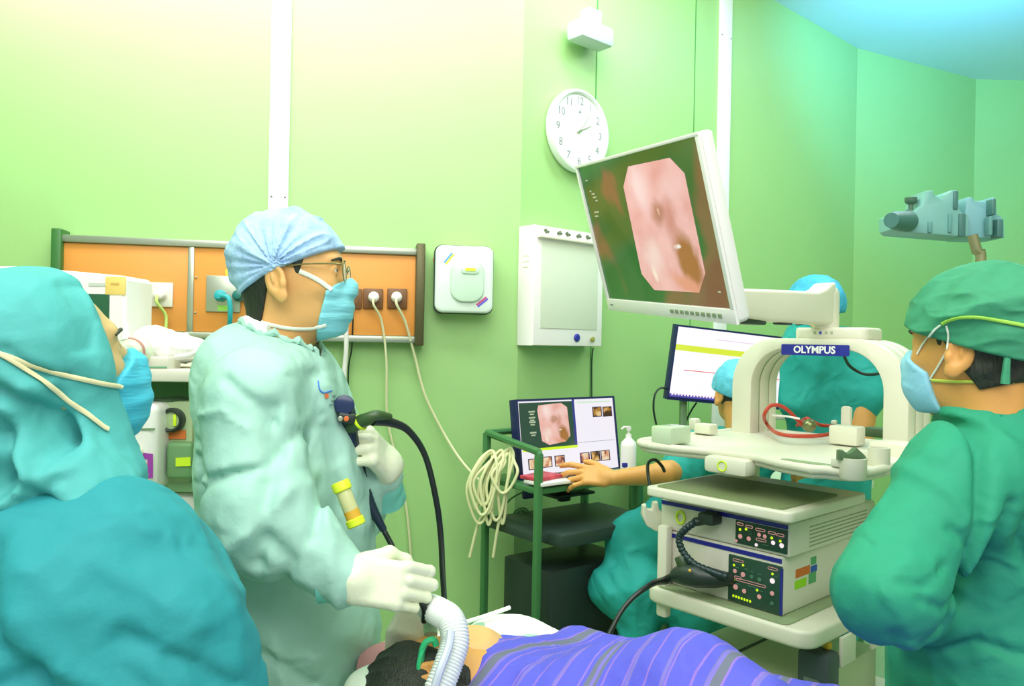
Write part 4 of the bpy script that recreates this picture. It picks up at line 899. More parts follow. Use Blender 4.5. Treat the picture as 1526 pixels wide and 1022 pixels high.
class Head:
    def __init__(s, c, yaw=0, pitch=0, roll=0, sc=1.0):
        # local: +x forwards, +y to its left, +z up; positive pitch looks up
        s.c = np.array(c, float); s.sc = sc
        s.R = np.array(Matrix.Rotation(R_(yaw), 3, 'Z') @ Matrix.Rotation(-R_(pitch), 3, 'Y') @ Matrix.Rotation(R_(roll), 3, 'X'))
    def L(s, P): return ((P - s.c) @ s.R) / s.sc
    def Wd(s, *p): return s.c + s.R @ (A(*p) * s.sc)
    def skull(s, P):
        q = s.L(P); d = ell(q, (-.012, 0, .032), (.098, .078, .092)); d = smin(d, ell(q, (.032, 0, -.022), (.058, .060, .088)), .04)
        d = smin(d, ell(q, (.028, 0, -.078), (.050, .047, .036)), .03); d = smin(d, ell(q, (.066, 0, -.100), (.018, .020, .016)), .025)
        return d * s.sc
    def face(s, P, neck=True):
        q = s.L(P); d = s.skull(P) / s.sc
        d = smin(d, ell(q, (.080, 0, .034), (.014, .046, .012)), .018)                       # brow
        d = smin(d, cap(q, (.086, 0, .020), (.112, 0, -.020), .007, .011), .014)              # nose
        for y in (-1, 1):
            d = smin(d, ell(q, (.106, y * .012, -.024), (.010, .008, .008)), .008)
            d = smax(d, -ell(q, (.094, y * .031, .012), (.014, .018, .011)), .012)           # sockets
            d = smin(d, ell(q, (.079, y * .031, .012), (.0135, .0135, .0125)), .005)         # lids with a slit
            d = smax(d, -ell(q, (.095, y * .032, .0115), (.012, .014, .0042)), .0015)
            d = smin(d, ell(q, (.064, y * .040, -.018), (.022, .018, .018)), .02)            # cheek bones
            # ears: rim, lobe and bowl
            e = q - A(-.016, y * .082, -.012); e2 = e @ rotm(0, R_(-12), y * R_(22)); rim = ell(e2, (0, 0, .004), (.022, .008, .034))
            rim = smin(rim, ell(e2, (.006, 0, -.028), (.012, .0065, .013)), .008)
            rim = smax(rim, -ell(e2, (.002, y * .0085, .006), (.0145, .0075, .024)), .003)
            rim = smin(rim, ell(e2, (-.003, y * .002, .008), (.0035, .005, .014)), .003)
            rim = smin(rim, ell(e2, (.015, y * .002, -.006), (.006, .0055, .009)), .004)
            d = smin(d, rim, .004)
        d = smin(d, ell(q, (.090, 0, -.055), (.012, .024, .007)), .008); d = smin(d, ell(q, (.088, 0, -.066), (.011, .020, .007)), .007)   # lips
        d = np.maximum(d, -ell(q, (.103, 0, -.0605), (.010, .020, .0016)))
        if neck:
            d = smin(d, cap(q, (-.028, 0, -.05), s.nk if hasattr(s, 'nk') else (-.045, 0, -.19), .056, .062), .03)
        return d * s.sc
def person_head(root, H_, skin, h=.003, box=.17, low=.26):
    f = lambda P: H_.face(P)
    lo = H_.c - box; hi = H_.c + box; lo[2] = H_.c[2] - low
    o = sdf_mesh('head', f, lo, hi, h, skin, root)
    for y in (-1, 1):
        m2 = MB(); m2.ball(H_.Wd(.0785, y * .031, .012), .0115 * H_.sc, 14); e = mk('eye', m2, m_eyew, root)
        m2 = MB(); m2.ball(H_.Wd(.0862, y * .0314, .012), .0048 * H_.sc, 10); mk('iris', m2, m_iris, e)
        m2 = MB(); m2.tube([H_.Wd(.095, y * .014, .030), H_.Wd(.096, y * .03, .035), H_.Wd(.082, y * .05, .030)], [.002, .0032, .0015], 6, sub=4); mk('eyebrow', m2, m_hair, root)
    return f
def head_region(name, root, H_, cond, off, h=.003, material=None, disp=None, fn=None, low=.2, label=None):
    """shell of hair, cap or mask: the head grown by off, kept where cond(local) < 0"""
    def f(P):
        q = H_.L(P); d = (fn(P) if fn else H_.skull(P)) - off
        if disp is not None: d = d + disp(P, q)
        return smax(d, cond(q) * H_.sc, .006)
    lo = H_.c - .19; hi = H_.c + .19; lo[2] = H_.c[2] - low
    return sdf_mesh(name, f, lo, hi, h, material, root, label), f
def strap(root, f, pix, wd, m, y0, y1, lift=.002, name='mask_strap', sub=6, th=.0012):
    P, N = wrap(f, pix, y0, y1, lift, sub); mb = MB(); mb.tube(P, 1, 8, flat=(N, wd, th)); return mk(name, mb, m, root)

def hand(root, name, c, p, t, m, curls=(60, 70, 45), side=1, sc=1.0, spread=0.0, wrist=None, h=.0022, wr=.026, thumb=None):
    """c palm centre, p wrist-to-knuckle direction, t towards the thumb side; side=+1: palm faces -(t x p)"""
    p = nrm(p); t = np.array(t, float); t = nrm(t - p * np.dot(t, p)); b = np.cross(t, p) * side; c = np.array(c, float)
    segs = []
    L3 = [(.044, .027, .021), (.049, .031, .022), (.045, .029, .022), (.036, .022, .019)]; offs = (.029, .010, -.009, -.027); fwd = (.042, .046, .042, .034)
    for i in range(4):
        M = c + sc * (p * fwd[i] + t * offs[i]); d0 = nrm(p + t * spread * (1.5 - i) * .6); ang = 0; q = M; cu = curls[i] if isinstance(curls[0], (tuple, list)) else curls
        rr = (.0098, .0092, .0084, .0074)
        if i == 3: rr = (.0085, .008, .0074, .0066)
        for k in range(3):
            ang += R_(cu[k]); dd = d0 * math.cos(ang) - b * math.sin(ang); q2 = q + dd * L3[i][k] * sc; segs.append((i, q, q2, rr[k] * sc, rr[k + 1] * sc)); q = q2
    th = thumb or [(.030, -.020, -.008), (.046, .010, -.020), (.040, .036, -.034), (.028, .052, -.040)]
    tp_ = [c + sc * (t * a + p * bb + b * cc) for a, bb, cc in th]
    wpt = c - p * .055 * sc if wrist is None else np.array(wrist, float)
    def f(P):
        q = np.stack([(P - c) @ t, (P - c) @ p, (P - c) @ b], 1) / sc
        d = sbox(q, (0, 0, 0), (.036, .042, .013), r=.012) * sc
        d = smin(d, ell(q, (.018, -.018, -.010), (.018, .026, .014)) * sc, .012)
        d = smin(d, cap(P, c - p * .035 * sc, wpt, wr * sc, wr * .95 * sc), .02)
        fg = None
        for i in range(4):
            e = None
            for (j, a, b2, r1, r2) in segs:
                if j == i: v = cap(P, a, b2, r1, r2); e = v if e is None else smin(e, v, .004)
            fg = e if fg is None else smin(fg, e, .0018)
        d = smin(d, fg, .008)
        for (a, b2, r1, r2) in zip(tp_[:-1], tp_[1:], (.0135, .0105, .0095), (.0105, .0095, .0078)): d = smin(d, cap(P, a, b2, r1 * sc, r2 * sc), .008)
        return d
    allp = np.array([s[1] for s in segs] + [s[2] for s in segs] + tp_ + [wpt, c]); o = sdf_mesh(name, f, allp.min(0) - .04, allp.max(0) + .04, h, m, root)
    return f

def body_fn(prims, disp=None, cuts=()):
    def f(P):
        d = None
        for pr in prims:
            kk = pr[-1]
            if pr[0] == 'c': v = cap(P, pr[1], pr[2], pr[3], pr[4])
            elif pr[0] == 'e': v = ell(P, pr[1], pr[2], pr[3] if len(pr) > 4 else None)
            d = v if d is None else smin(d, v, kk)
        if disp is not None: d = d + disp(P)
        for c in cuts: d = smax(d, c(P), .01)
        return d
    return f

# ================================================================== surgeon in mint gown, seen from the side
ZS = 1.50
sg = thing('person', 'person in mint gown, blue hair net, glasses and mask holding a black endoscope', 'person', A(-.45, 1.56, 0))
HS = Head(W(437, 416, ZS), yaw=5, pitch=3, sc=.99); HS.nk = (-.03, 0, -.2)
fS = person_head(sg, HS, m_skin, h=.0026)
# hair below the cap
head_region('hair', sg, HS, lambda q: np.maximum.reduce([q[:, 0] - (-.038 + .25 * (q[:, 2] + .03)), -(q[:, 2] + .088 + .25 * (q[:, 0] + .05)), q[:, 2] - .06]), .006, material=m_hair, fn=lambda P: smin(HS.skull(P), cap(HS.L(P), (-.028, 0, -.05), (-.03, 0, -.2), .056, .062), .03))
head_region('sideburn', sg, HS, lambda q: np.maximum.reduce([np.abs(q[:, 0] - .022) - .003 - .35 * q[:, 2], -(q[:, 2] - .002), q[:, 2] - .05]), .0015, material=m_hair, fn=fS)
def capS(P, q):
    ang = np.arctan2(q[:, 2] - .02, q[:, 0] + .02); n = noise(np.stack([ang * 4, q[:, 1] * 10, q[:, 0] * 3], 1), (1, 1, 1), 3)
    rad = np.sqrt((q[:, 0] + .01) ** 2 + (q[:, 2] - .0) ** 2)
    return -.006 * (1 - np.abs(2 * n - 1)) ** 3 - .003 * noise(q, (40, 40, 40), 9) - .005 * np.clip(q[:, 2] / .1, 0, 1) + .003 * np.sin(ang * 22 + q[:, 1] * 30) * np.clip(1 - rad / .14, 0, 1)
m_net = mat('hair_net_blue', (168, 204, 246), rough=.55, bump=.5, bscale=55, var=.22, vscale=26)
head_region('hair_net', sg, HS, lambda q: -(q[:, 2] - .018 - .40 * (q[:, 0]) + .1 * np.maximum(-q[:, 0] - .02, 0)), .008, material=m_net, disp=capS, h=.0024)
_, fm = head_region('face_mask', sg, HS, lambda q: np.maximum.reduce([.064 - q[:, 0] + .30 * (q[:, 2] + .05), q[:, 2] - (-.014 + .7 * (q[:, 0] - .09)), -(q[:, 2] + .122 - .2 * (q[:, 0] - .05))]), .003, material=m_mask,
    fn=lambda P: smin(fS(P), ell(HS.L(P), (.062, 0, -.058), (.047, .047, .054)), .03), disp=lambda P, q: .0009 * np.sin(q[:, 2] * 260 + 8 * q[:, 0]), h=.0024)
fSm = lambda P: np.minimum(fS(P), fm(P))
strap(sg, fSm, [(494, 432), (478, 420), (462, 411), (446, 404)], .0042, m_strap, 1.2, 1.7)
strap(sg, fSm, [(486, 484), (465, 489), (430, 489), (400, 483), (378, 476)], .0036, m_strap, 1.2, 1.75)
# glasses
gl = []
mb = MB(); fr_m = mat('gold_frame', (150, 140, 84), rough=.25, metal=.7)
for y in (-1, 1):
    mb.tube([HS.Wd(.002, y * .079, .018), HS.Wd(.04, y * .080, .021), HS.Wd(.09, y * .066, .022), HS.Wd(.102, y * .060, .020)], .0016, 6, sub=4)
    c = HS.Wd(.104, y * .034, .008); mb.tube([c + HS.R @ A(.0, .026 * math.cos(a), .018 * math.sin(a)) for a in np.linspace(0, 2 * math.pi, 21)[:-1]], .0013, 6, closed=True)
mb.tube([HS.Wd(.105, -.009, .012), HS.Wd(.108, 0, .015), HS.Wd(.105, .009, .012)], .0014, 6)
gf = mk('glasses_frame', mb, fr_m, sg)
for y in (-1, 1):
    mb = MB(); c = HS.Wd(.104, y * .034, .008); mb.lathe([(.0005, 0), (.9, 0.0006), (.0005, .0014)], c, (HS.R @ frame([0, 1, 0], [1, 0, 0])) @ np.diag([.026, .018, 1]), 20, cap=False); mk('lens', mb, mat('lens_glass', (220, 240, 235), rough=.05, alpha=.3), gf)
# gown
sh_n = W(380, 592, 1.33); sh_f = W(448, 592, 1.70); el_n = W(392, 772, 1.27); wr_n = W(520, 862, 1.25)
el_f = W(500, 800, 1.70); wr_f = W(571, 712, 1.58)
cl = lambda pts: [W(a, b, 1.4) for a, b in pts]
CR = [(cl([(462, 560), (470, 620), (455, 660)]), .010, .012, 2), (cl([(300, 655), (360, 690), (440, 672)]), .007, .007, 1.45), (cl([(333, 718), (400, 680), (425, 678)]), .008, .008, 1.45), (cl([(440, 600), (446, 660), (450, 730), (440, 790)]), .016, .014, 1.45),
      (cl([(380, 560), (420, 590), (438, 620)]), .008, .009, 1.5), (cl([(306, 680), (318, 730), (332, 800)]), .014, .012, 1.5), (cl([(330, 610), (380, 600), (415, 622)]), -.005, .006, 1.5), (cl([(330, 760), (380, 790), (440, 745), (475, 700)]), -.008, .012, 1.5),
      (cl([(455, 760), (480, 790), (460, 830)]), .012, .014, 1.6), (cl([(350, 930), (420, 960), (470, 1010)]), .008, .01, 2), (cl([(480, 640), (500, 700), (505, 760)]), .008, .01, 2), (cl([(420, 930), (440, 1022)]), -.006, .008, 2), (cl([(500, 700), (530, 760), (535, 860)]), -.007, .01, 2)]
def dS(P):
    d = folds(P, .010, (6, 5, 3.2), 21) + folds(P, .004, (15, 15, 9), 33)
    for pts, dep, wd, ym in CR: d = d + crease(P, pts, dep, wd, ym)
    return d
prim = [('e', W(412, 640, 1.53), (.130, .185, .20), .08), ('e', W(430, 760, 1.53), (.148, .185, .22), .10), ('e', W(425, 900, 1.53), (.142, .185, .24), .10), ('c', W(432, 960, 1.53), A(-.44, 1.53, .34), .165, .19, .08),
        ('c', sh_n, sh_f, .075, .075, .07), ('e', W(400, 545, 1.52), (.098, .10, .045), .06), ('e', W(366, 560, 1.52), (.078, .14, .095), .06),
        ('c', sh_n, el_n, .078, .084, .045), ('c', el_n, wr_n, .078, .046, .05), ('c', sh_f, el_f, .075, .07, .05), ('c', el_f, wr_f, .062, .036, .04)]
neckcut = lambda P: -(cap(P, HS.Wd(-.025, 0, -.08), HS.Wd(-.01, 0, -.25), .066, .070))
gS = body_fn(prim, dS, [neckcut, lambda P: .30 - P[:, 2]])
gown = sdf_mesh('gown', gS, A(-.85, 1.05, .28), A(.0, 2.0, 1.5), .0062, m_mint, sg)
# frilled neck edge, undershirt collar
def neck_ring(H_, g_, r_, n=56, a0=0.0, a1=2 * math.pi, lift=.004, wav=.0):
    """points where a ring around the neck meets the top of the gown"""
    out = []
    for k in range(n):
        a = a0 + (a1 - a0) * k / n; zz_ = np.arange(-.06, -.24, -.002)
        P = np.array([H_.Wd(-.022 + .25 * (z + .1) * .4 + r_ * math.cos(a), r_ * math.sin(a), z) for z in zz_]); d = g_(P); i = int(np.argmax(d < 0)) if (d < 0).any() else 60
        out.append(P[min(i, len(P) - 1)] + UP * (lift + wav * math.sin(11 * a)))
    return out
ring = neck_ring(HS, gS, .078, wav=.003)
mb = MB(); mb.tube(ring, [.006 + .0035 * math.sin(2.3 * k) for k in range(len(ring))], 8, closed=True, sub=2); mk('neck_frill', mb, m_mint, sg)
ring = neck_ring(HS, gS, .070, 30, R_(110), R_(265), lift=.012)
mb = MB(); mb.tube(ring, .011, 8, sub=2); mk('undershirt_collar', mb, mat('undershirt_white', (240, 244, 236), rough=.7, bump=.2, bscale=60), sg)
# chest print
fg = gS
pp_, nn_ = wrap(fg, [(474, 568), (476, 580), (482, 585), (494, 582)], 1.1, 1.9, .001, 5); mb = MB(); mb.tube(pp_, .0014, 6); mk('chest_print', mb, mat('print_blue', (70, 130, 220)), sg, label='blue printed line mark')
for (px, py, wd_, hh, cc_) in ((486, 590, .008, .008, (220, 110, 60)), (497, 590, .012, .002, (110, 140, 130)), (496, 597, .014, .002, (110, 140, 130)), (493, 603, .012, .002, (110, 140, 130))):
    p = hit(fg, px, py, 1.1, 1.9); n = grad(fg, p); mb = MB(); mb.prism([(-wd_ / 2, -hh / 2), (wd_ / 2, -hh / 2), (wd_ / 2, hh / 2), (-wd_ / 2, hh / 2)], p + n * .001, frame(np.cross(UP, n), n), .0012); mk('chest_print', mb, mat('print%d' % cc_[0], cc_), sg)
# gloved hands
hand(sg, 'gloved_hand', W(566, 680, 1.54), A(-.32, -.72, .55), A(-.25, .35, 1), m_glove, curls=((58, 70, 50), (62, 78, 55), (66, 80, 55), (70, 80, 55)), side=1, sc=1.12, wrist=wr_f, wr=.028)
hand(sg, 'gloved_hand', W(562, 868, 1.24), A(.9, .1, -.15), A(-.1, .35, 1), m_glove, curls=(40, 55, 35), side=-1, sc=1.08, wrist=wr_n, wr=.027)
for (a, b) in ((wr_f, W(573, 728, 1.60)), (wr_n, W(508, 861, 1.25))):
    mb = MB(); a = np.array(a); b = np.array(b); d_ = nrm(b - a); mb.tube([a - d_ * .005, a + d_ * .012, b + d_ * .03], [.034, .037, .043], 20); mk('cuff', mb, cloth('cuff_mint', (120, 206, 190)), sg)
# endoscope
en = thing('endoscope', 'black endoscope handle with yellow ring, gripped in a white glove', 'endoscope', W(530, 690, 1.52))
ea = W(513, 600, 1.47); eb = W(535, 712, 1.53); ec = W(572, 790, 1.53)
mb = MB(); mb.tube([ea + UP * .012, ea, W(516, 622, 1.475), W(520, 650, 1.49), W(527, 680, 1.51), eb, W(551, 750, 1.53), ec], [.010, .017, .020, .018, .017, .018, .011, .007], 16, sub=5); mk('grip', mb, mat('scope_navy', (24, 42, 60), rough=.25), en)
mb = MB(); mb.cyl(W(513, 603, 1.44), W(514, 606, 1.50), .019, 24, .004); mb.cyl(W(514, 612, 1.445), W(515, 614, 1.49), .014, 20, .003); mk('control_wheel', mb, mat('scope_blue', (24, 46, 84), rough=.2), en)
mb = MB(); mb.box(W(516, 622, 1.452), (.034, .03, .02), rotm(0, .2, .3), .006); mk('valve_block', mb, m_dark, en)
for px in (508, 517): mb = MB(); mb.cyl(W(px, 623, 1.45), W(px - 1, 624, 1.43), .005, 10, .001); mk('valve', mb, m_steel if px == 508 else mat('valve_orange', (220, 110, 50)), en)
mb = MB(); mb.tube([W(522, 634, 1.475), W(536, 629, 1.46), W(548, 624, 1.45), W(562, 619, 1.45), W(582, 621, 1.47)], [.016, .014, .013, .011, .006], 14, sub=4); mk('cord_sleeve', mb, mat('scope_green', (56, 84, 44), rough=.35), en)
mb = MB(); mb.cyl(W(535, 631, 1.461), W(539, 628, 1.459), .0165, 18, .002); mk('yellow_ring', mb, m_lime, en)
mb = MB(); mb.tube([ec, W(592, 835, 1.5), W(575, 870, 1.32), W(600, 880, 1.27), W(630, 900, 1.27), W(632, 925, 1.3)], .0055, 10, sub=8); mk('insertion_tube', mb, m_black, en)
# specimen tube clipped to the gown
sp = thing('specimen_tube', 'clear tube with yellow caps hanging in front of the mint gown', 'tube', W(525, 780, 1.34))
t0_, t1_ = W(508, 722, 1.345), W(530, 778, 1.34); dd_ = nrm(t1_ - t0_); Rt = frame([1, 0, 0], dd_)
mb = MB(); mb.lathe([(.0125, 0), (.0135, .004), (.0135, .055), (.0125, .058)], t0_ + dd_ * .01, Rt, 20); mk('tube_body', mb, mat('amber_clear', (206, 206, 150), rough=.15), sp)
mb = MB(); mb.lathe([(.015, 0), (.0165, .003), (.0165, .016), (.014, .018)], t0_ - dd_ * .006, Rt, 20); mk('cap', mb, mat('cap_yellow', (222, 236, 50), rough=.4), sp)
mb = MB(); mb.lathe([(.013, 0), (.0165, .002), (.0165, .013), (.014, .015)], t1_ - dd_ * .008, Rt, 20); mk('cap', mb, mat('cap_yellow', (222, 236, 50)), sp)
mb = MB(); mb.lathe([(.0137, 0), (.0137, .014)], t1_ - dd_ * .022, Rt, 20); mk('amber_label', mb, mat('amber', (222, 170, 50)), sp)
# trousers and shoes under the gown
def legs(root, xy, yaw, m, z=.42):
    Rr = rotm(0, 0, R_(yaw))
    for s_ in (-1, 1):
        b = A(xy[0], xy[1], 0) + Rr @ A(0, s_ * .09, 0); mb = MB(); mb.tube([b + A(0, 0, z), b + A(0, 0, .25), b + A(0, 0, .07)], [.075, .062, .05], 14, sub=3); mk('trouser_leg', mb, m, root)
        mb = MB(); mb.box(b + Rr @ A(.05, 0, .035), (.25, .09, .07), Rr, .03, 4); mk('shoe', mb, m_dark, root)
legs(sg, (-.44, 1.53), 0, m_scrub)

# ================================================================== hooded assistant at the left
ns = thing('person', 'person in teal hood and gown seen from behind, masked, looking up at the monitor', 'person', A(-.62, 1.02, 0))
HN = Head(W(66, 548, 1.05), yaw=46, pitch=12, sc=1.0)
fN = person_head(ns, HN, mat('skin_shade', (206, 172, 112), rough=.5, var=.05, vscale=14), h=.003)
def hoodf(P):
    q = HN.L(P); d = smin(HN.skull(P) - .014, cap(P, HN.Wd(-.05, 0, .01), HN.Wd(-.07, 0, -.12), .098, .082), .05)
    d = smin(d, ell(P, W(62, 655, 1.06), (.088, .11, .12)), .06)
    d = smin(d, cap(P, W(40, 700, 1.12), W(96, 762, .98), .105, .062), .07); d = smin(d, cap(P, W(-60, 740, 1.1), W(95, 775, 1.0), .13, .075), .08)
    N_ = q; d = d + folds(P, .010, (7, 7, 5), 41, .1) * np.clip((.06 - q[:, 2]) / .1, .15, 1) + folds(P, .004, (18, 18, 10), 51)
    for pts, dep, wd in HC: d = d + crease(P, pts, dep, wd)
    fo = np.maximum.reduce([.070 - q[:, 0] + .25 * np.maximum(-q[:, 2] - .03, 0), np.abs(q[:, 1]) - .085, q[:, 2] - .105])   # face opening
    return smax(d, -fo, .022)
hc = lambda pts: [W(a, b, 1.0) for a, b in pts]
HC = [(hc([(10, 600), (40, 570), (80, 600), (110, 660)]), .020, .010), (hc([(60, 740), (100, 700), (140, 690), (170, 720)]), -.018, .014), (hc([(0, 700), (60, 660), (110, 690)]), -.018, .014), (hc([(20, 560), (60, 640), (70, 700)]), .014, .009), (hc([(100, 610), (120, 660), (112, 700)]), .012, .008), (hc([(0, 625), (50, 640), (90, 700), (150, 745)]), .012, .008), (hc([(60, 520), (80, 545), (112, 560)]), .006, .008), (hc([(0, 470), (60, 540), (90, 560)]), .005, .01), (hc([(0, 650), (40, 690), (90, 720), (130, 740)]), .012, .012), (hc([(30, 740), (90, 690), (150, 700), (200, 740)]), .010, .010), (hc([(0, 780), (60, 745), (120, 735)]), .014, .012),
      (hc([(88, 425), (120, 470), (126, 520)]), .006, .007), (hc([(20, 620), (60, 600), (100, 560)]), -.006, .012), (hc([(50, 660), (70, 700), (60, 730)]), .010, .012), (hc([(95, 560), (120, 640), (160, 720)]), .006, .009)]
sdf_mesh('hood', hoodf, W(-160, 820, 1.15) * A(1, 0, 1) + A(0, .72, 0), A(W(280, 380, 1.05)[0], 1.42, W(0, 380, 1.05)[2] + .02), .0042, m_teal_c, ns)
_, fmn = head_region('face_mask', ns, HN, lambda q: np.maximum.reduce([.022 - q[:, 0] + .5 * (q[:, 2] + .075), q[:, 2] - (-.012 + .7 * (q[:, 0] - .09)), -(q[:, 2] + .120)]), .008, material=m_maskb,
    fn=lambda P: smin(fN(P), ell(HN.L(P), (.066, 0, -.058), (.054, .054, .058)), .03), disp=lambda P, q: .001 * np.sin(q[:, 2] * 220 + 8 * q[:, 0]))
fNm = lambda P: np.minimum(hoodf(P), fmn(P))
strap(ns, fNm, [(180, 577), (140, 569), (95, 558), (50, 544), (10, 531), (-30, 520)], .0032, m_strapc, .6, 1.4, .003)
strap(ns, fNm, [(160, 640), (150, 634), (120, 610), (85, 583), (50, 560), (10, 533), (-30, 515)], .0032, m_strapc, .6, 1.4, .0032)
nc = lambda pts: [W(a, b, .95) for a, b in pts]
NCR = [(nc([(55, 800), (90, 870), (150, 960), (190, 1040)]), .016, .020), (nc([(70, 920), (110, 950), (150, 935), (200, 1022)]), .018, .014), (nc([(120, 900), (200, 960), (240, 1022)]), .008, .014), (nc([(240, 900), (330, 950), (370, 990)]), .010, .010), (nc([(200, 800), (280, 860), (340, 900)]), -.006, .012), (nc([(190, 930), (260, 980), (330, 1022)]), -.008, .014)]
def dN(P):
    d = folds(P, .012, (5, 5, 4), 61, .1) + folds(P, .004, (14, 14, 9), 71)
    for pts, dep, wd in NCR: d = d + crease(P, pts, dep, wd)
    return d
pn_ = [('c', W(-60, 860, 1.08), W(178, 850, .98), .13, .075, .08), ('e', W(60, 940, 1.0), (.20, .16, .15), .1), ('e', W(150, 990, .97), (.145, .14, .2), .1), ('c', W(172, 856, .98), W(280, 985, .93), .072, .066, .05), ('c', W(280, 985, .93), W(350, 1110, .95), .064, .05, .05), ('c', W(70, 1030, 1.0), A(-.6, 1.0, .36), .22, .22, .1)]
gN = body_fn(pn_, dN, [lambda P: .32 - P[:, 2]])
sdf_mesh('gown', gN, A(-1.05, .68, .3), A(-.15, 1.42, 1.32), .0058, cloth('gown_teal', (34, 146, 154)), ns)
hand(ns, 'gloved_hand', W(370, 1135, .96), A(.6, .3, -.5), A(0, 1, .5), m_glove, curls=(25, 35, 20), side=1, sc=.95, wrist=W(350, 1105, .95))
legs(ns, (-.6, 1.02), 40, m_scrub)

# ================================================================== assistant at the right, from behind
rp = thing('person', 'person in emerald gown and green cloth cap seen from behind at the right edge', 'person', A(.85, 1.36, 0))
HR = Head(W(1452, 520, 1.34), yaw=123, pitch=-3, sc=1.0); HR.nk = (-.018, 0, -.19)
fR = person_head(rp, HR, m_skin2, h=.003)
head_region('hair', rp, HR, lambda q: np.maximum.reduce([q[:, 0] - (.004 + .55 * (q[:, 2] - .0)), -(q[:, 2] + .066 + .25 * (q[:, 0] + .05)), q[:, 2] - .07]), .008, material=m_hair, fn=lambda P: smin(HR.skull(P), cap(HR.L(P), (-.028, 0, -.05), (-.018, 0, -.19), .056, .062), .03) + .0025 * np.sin(HR.L(P)[:, 1] * 160) * np.sin(HR.L(P)[:, 2] * 120))
head_region('sideburn', rp, HR, lambda q: np.maximum.reduce([np.abs(q[:, 0] - .020) - .003 - .3 * q[:, 2], -(q[:, 2] - .004), q[:, 2] - .05]), .0015, material=m_hair, fn=fR)
def capR(P, q):
    return -.010 * np.clip((q[:, 2]) / .1, 0, 1) + folds(q, .006, (12, 10, 26), 81) - .010 * np.exp(-((q[:, 2] - .045 + .3 * q[:, 0]) / .02) ** 2) - .010 * np.clip((-q[:, 0]) / .08, 0, 1)
_, fcap = head_region('cloth_cap', rp, HR, lambda q: -(q[:, 2] - .010 - .34 * q[:, 0]), .013, material=cloth('cap_green', (62, 152, 112)), disp=capR, h=.0027, low=.15)
fRc = lambda P: np.minimum(fR(P), fcap(P))
strap(rp, fRc, [(1405, 482), (1416, 476), (1435, 472), (1465, 473), (1500, 480), (1530, 486)], .0030, mat('cap_band_lime', (160, 214, 80), rough=.6), 1.0, 1.6, .003, 'cap_band')
_, fmr = head_region('face_mask', rp, HR, lambda q: np.maximum.reduce([.048 - q[:, 0] + .2 * (q[:, 2] + .05), q[:, 2] - (-.012 + .7 * (q[:, 0] - .09)), -(q[:, 2] + .112)]), .004, material=mat('mask_pale', (150, 212, 236), rough=.6, bump=.3, bscale=40),
    fn=lambda P: smin(fR(P), ell(HR.L(P), (.066, 0, -.058), (.052, .052, .055)), .03))
fRm = lambda P: np.minimum(fRc(P), fmr(P))
strap(rp, fRm, [(1368, 528), (1377, 512), (1390, 495), (1402, 484)], .0018, m_strap, 1.0, 1.6)
strap(rp, fRm, [(1411, 485), (1414, 500), (1412, 520), (1402, 540), (1386, 566)], .0018, m_strap, 1.0, 1.6)
strap(rp, fRm, [(1390, 566), (1420, 568), (1450, 568), (1480, 567), (1510, 569)], .0028, mat('strap_lime', (196, 214, 84), rough=.6), 1.0, 1.6, .003)
mb = MB(); mb.tube([W(1503, 510, 1.24), W(1500, 545, 1.235), W(1498, 572, 1.235)], [.005, .0055, .007], 8, sub=3); mk('cap_tie', mb, cloth('cap_green', (62, 152, 112)), rp)
rcu = lambda pts: [W(a, b, 1.25) for a, b in pts]
RCR = [(rcu([(1450, 640), (1425, 720), (1410, 790), (1390, 860), (1370, 910)]), .022, .013), (rcu([(1470, 740), (1445, 830), (1430, 900)]), .012, .010), (rcu([(1370, 770), (1395, 790), (1400, 800)]), .008, .008), (rcu([(1300, 850), (1345, 870), (1385, 855)]), .007, .007), (rcu([(1290, 920), (1330, 940), (1365, 935), (1385, 890)]), -.010, .012),
       (rcu([(1275, 900), (1300, 950), (1350, 965)]), .010, .010), (rcu([(1510, 740), (1500, 790), (1520, 840)]), .010, .010), (rcu([(1400, 990), (1460, 960), (1526, 970)]), .008, .010), (rcu([(1340, 690), (1380, 720), (1400, 760)]), -.006, .014), (rcu([(1275, 830), (1310, 835), (1350, 815)]), .006, .006)]
def dR(P):
    d = folds(P, .011, (6, 6, 3.2), 91, .08) + folds(P, .004, (14, 14, 8), 95)
    for pts, dep, wd in RCR: d = d + crease(P, pts, dep, wd)
    return d
shl = W(1425, 716, 1.28); shr = W(1660, 700, 1.36); ell_ = W(1322, 884, 1.18); wrl = W(1400, 930, 1.38)
pr_ = [('c', shl, shr, .078, .08, .08), ('e', W(1486, 626, 1.335), (.088, .085, .045), .06), ('e', W(1505, 780, 1.36), (.165, .135, .21), .08), ('e', W(1500, 940, 1.38), (.17, .14, .2), .1), ('c', W(1490, 1010, 1.38), A(.88, 1.36, .36), .18, .21, .08),
       ('c', shl, ell_, .078, .070, .05), ('c', ell_, wrl, .062, .045, .05), ('c', shr, W(1700, 900, 1.3), .078, .068, .05)]
gR = body_fn(pr_, dR, [lambda P: -(cap(P, HR.Wd(-.028, 0, -.135), HR.Wd(-.018, 0, -.25), .057, .058)), lambda P: .32 - P[:, 2]])
sdf_mesh('gown', gR, A(.42, .98, .3), A(1.2, 1.72, 1.36), .006, m_emer, rp)
hand(rp, 'gloved_hand', W(1425, 935, 1.43), A(.7, .5, .1), A(0, 0, 1), m_glove, curls=(30, 40, 20), side=-1, sc=1.0, wrist=wrl, h=.003)
legs(rp, (.88, 1.36), 120, m_scrub)

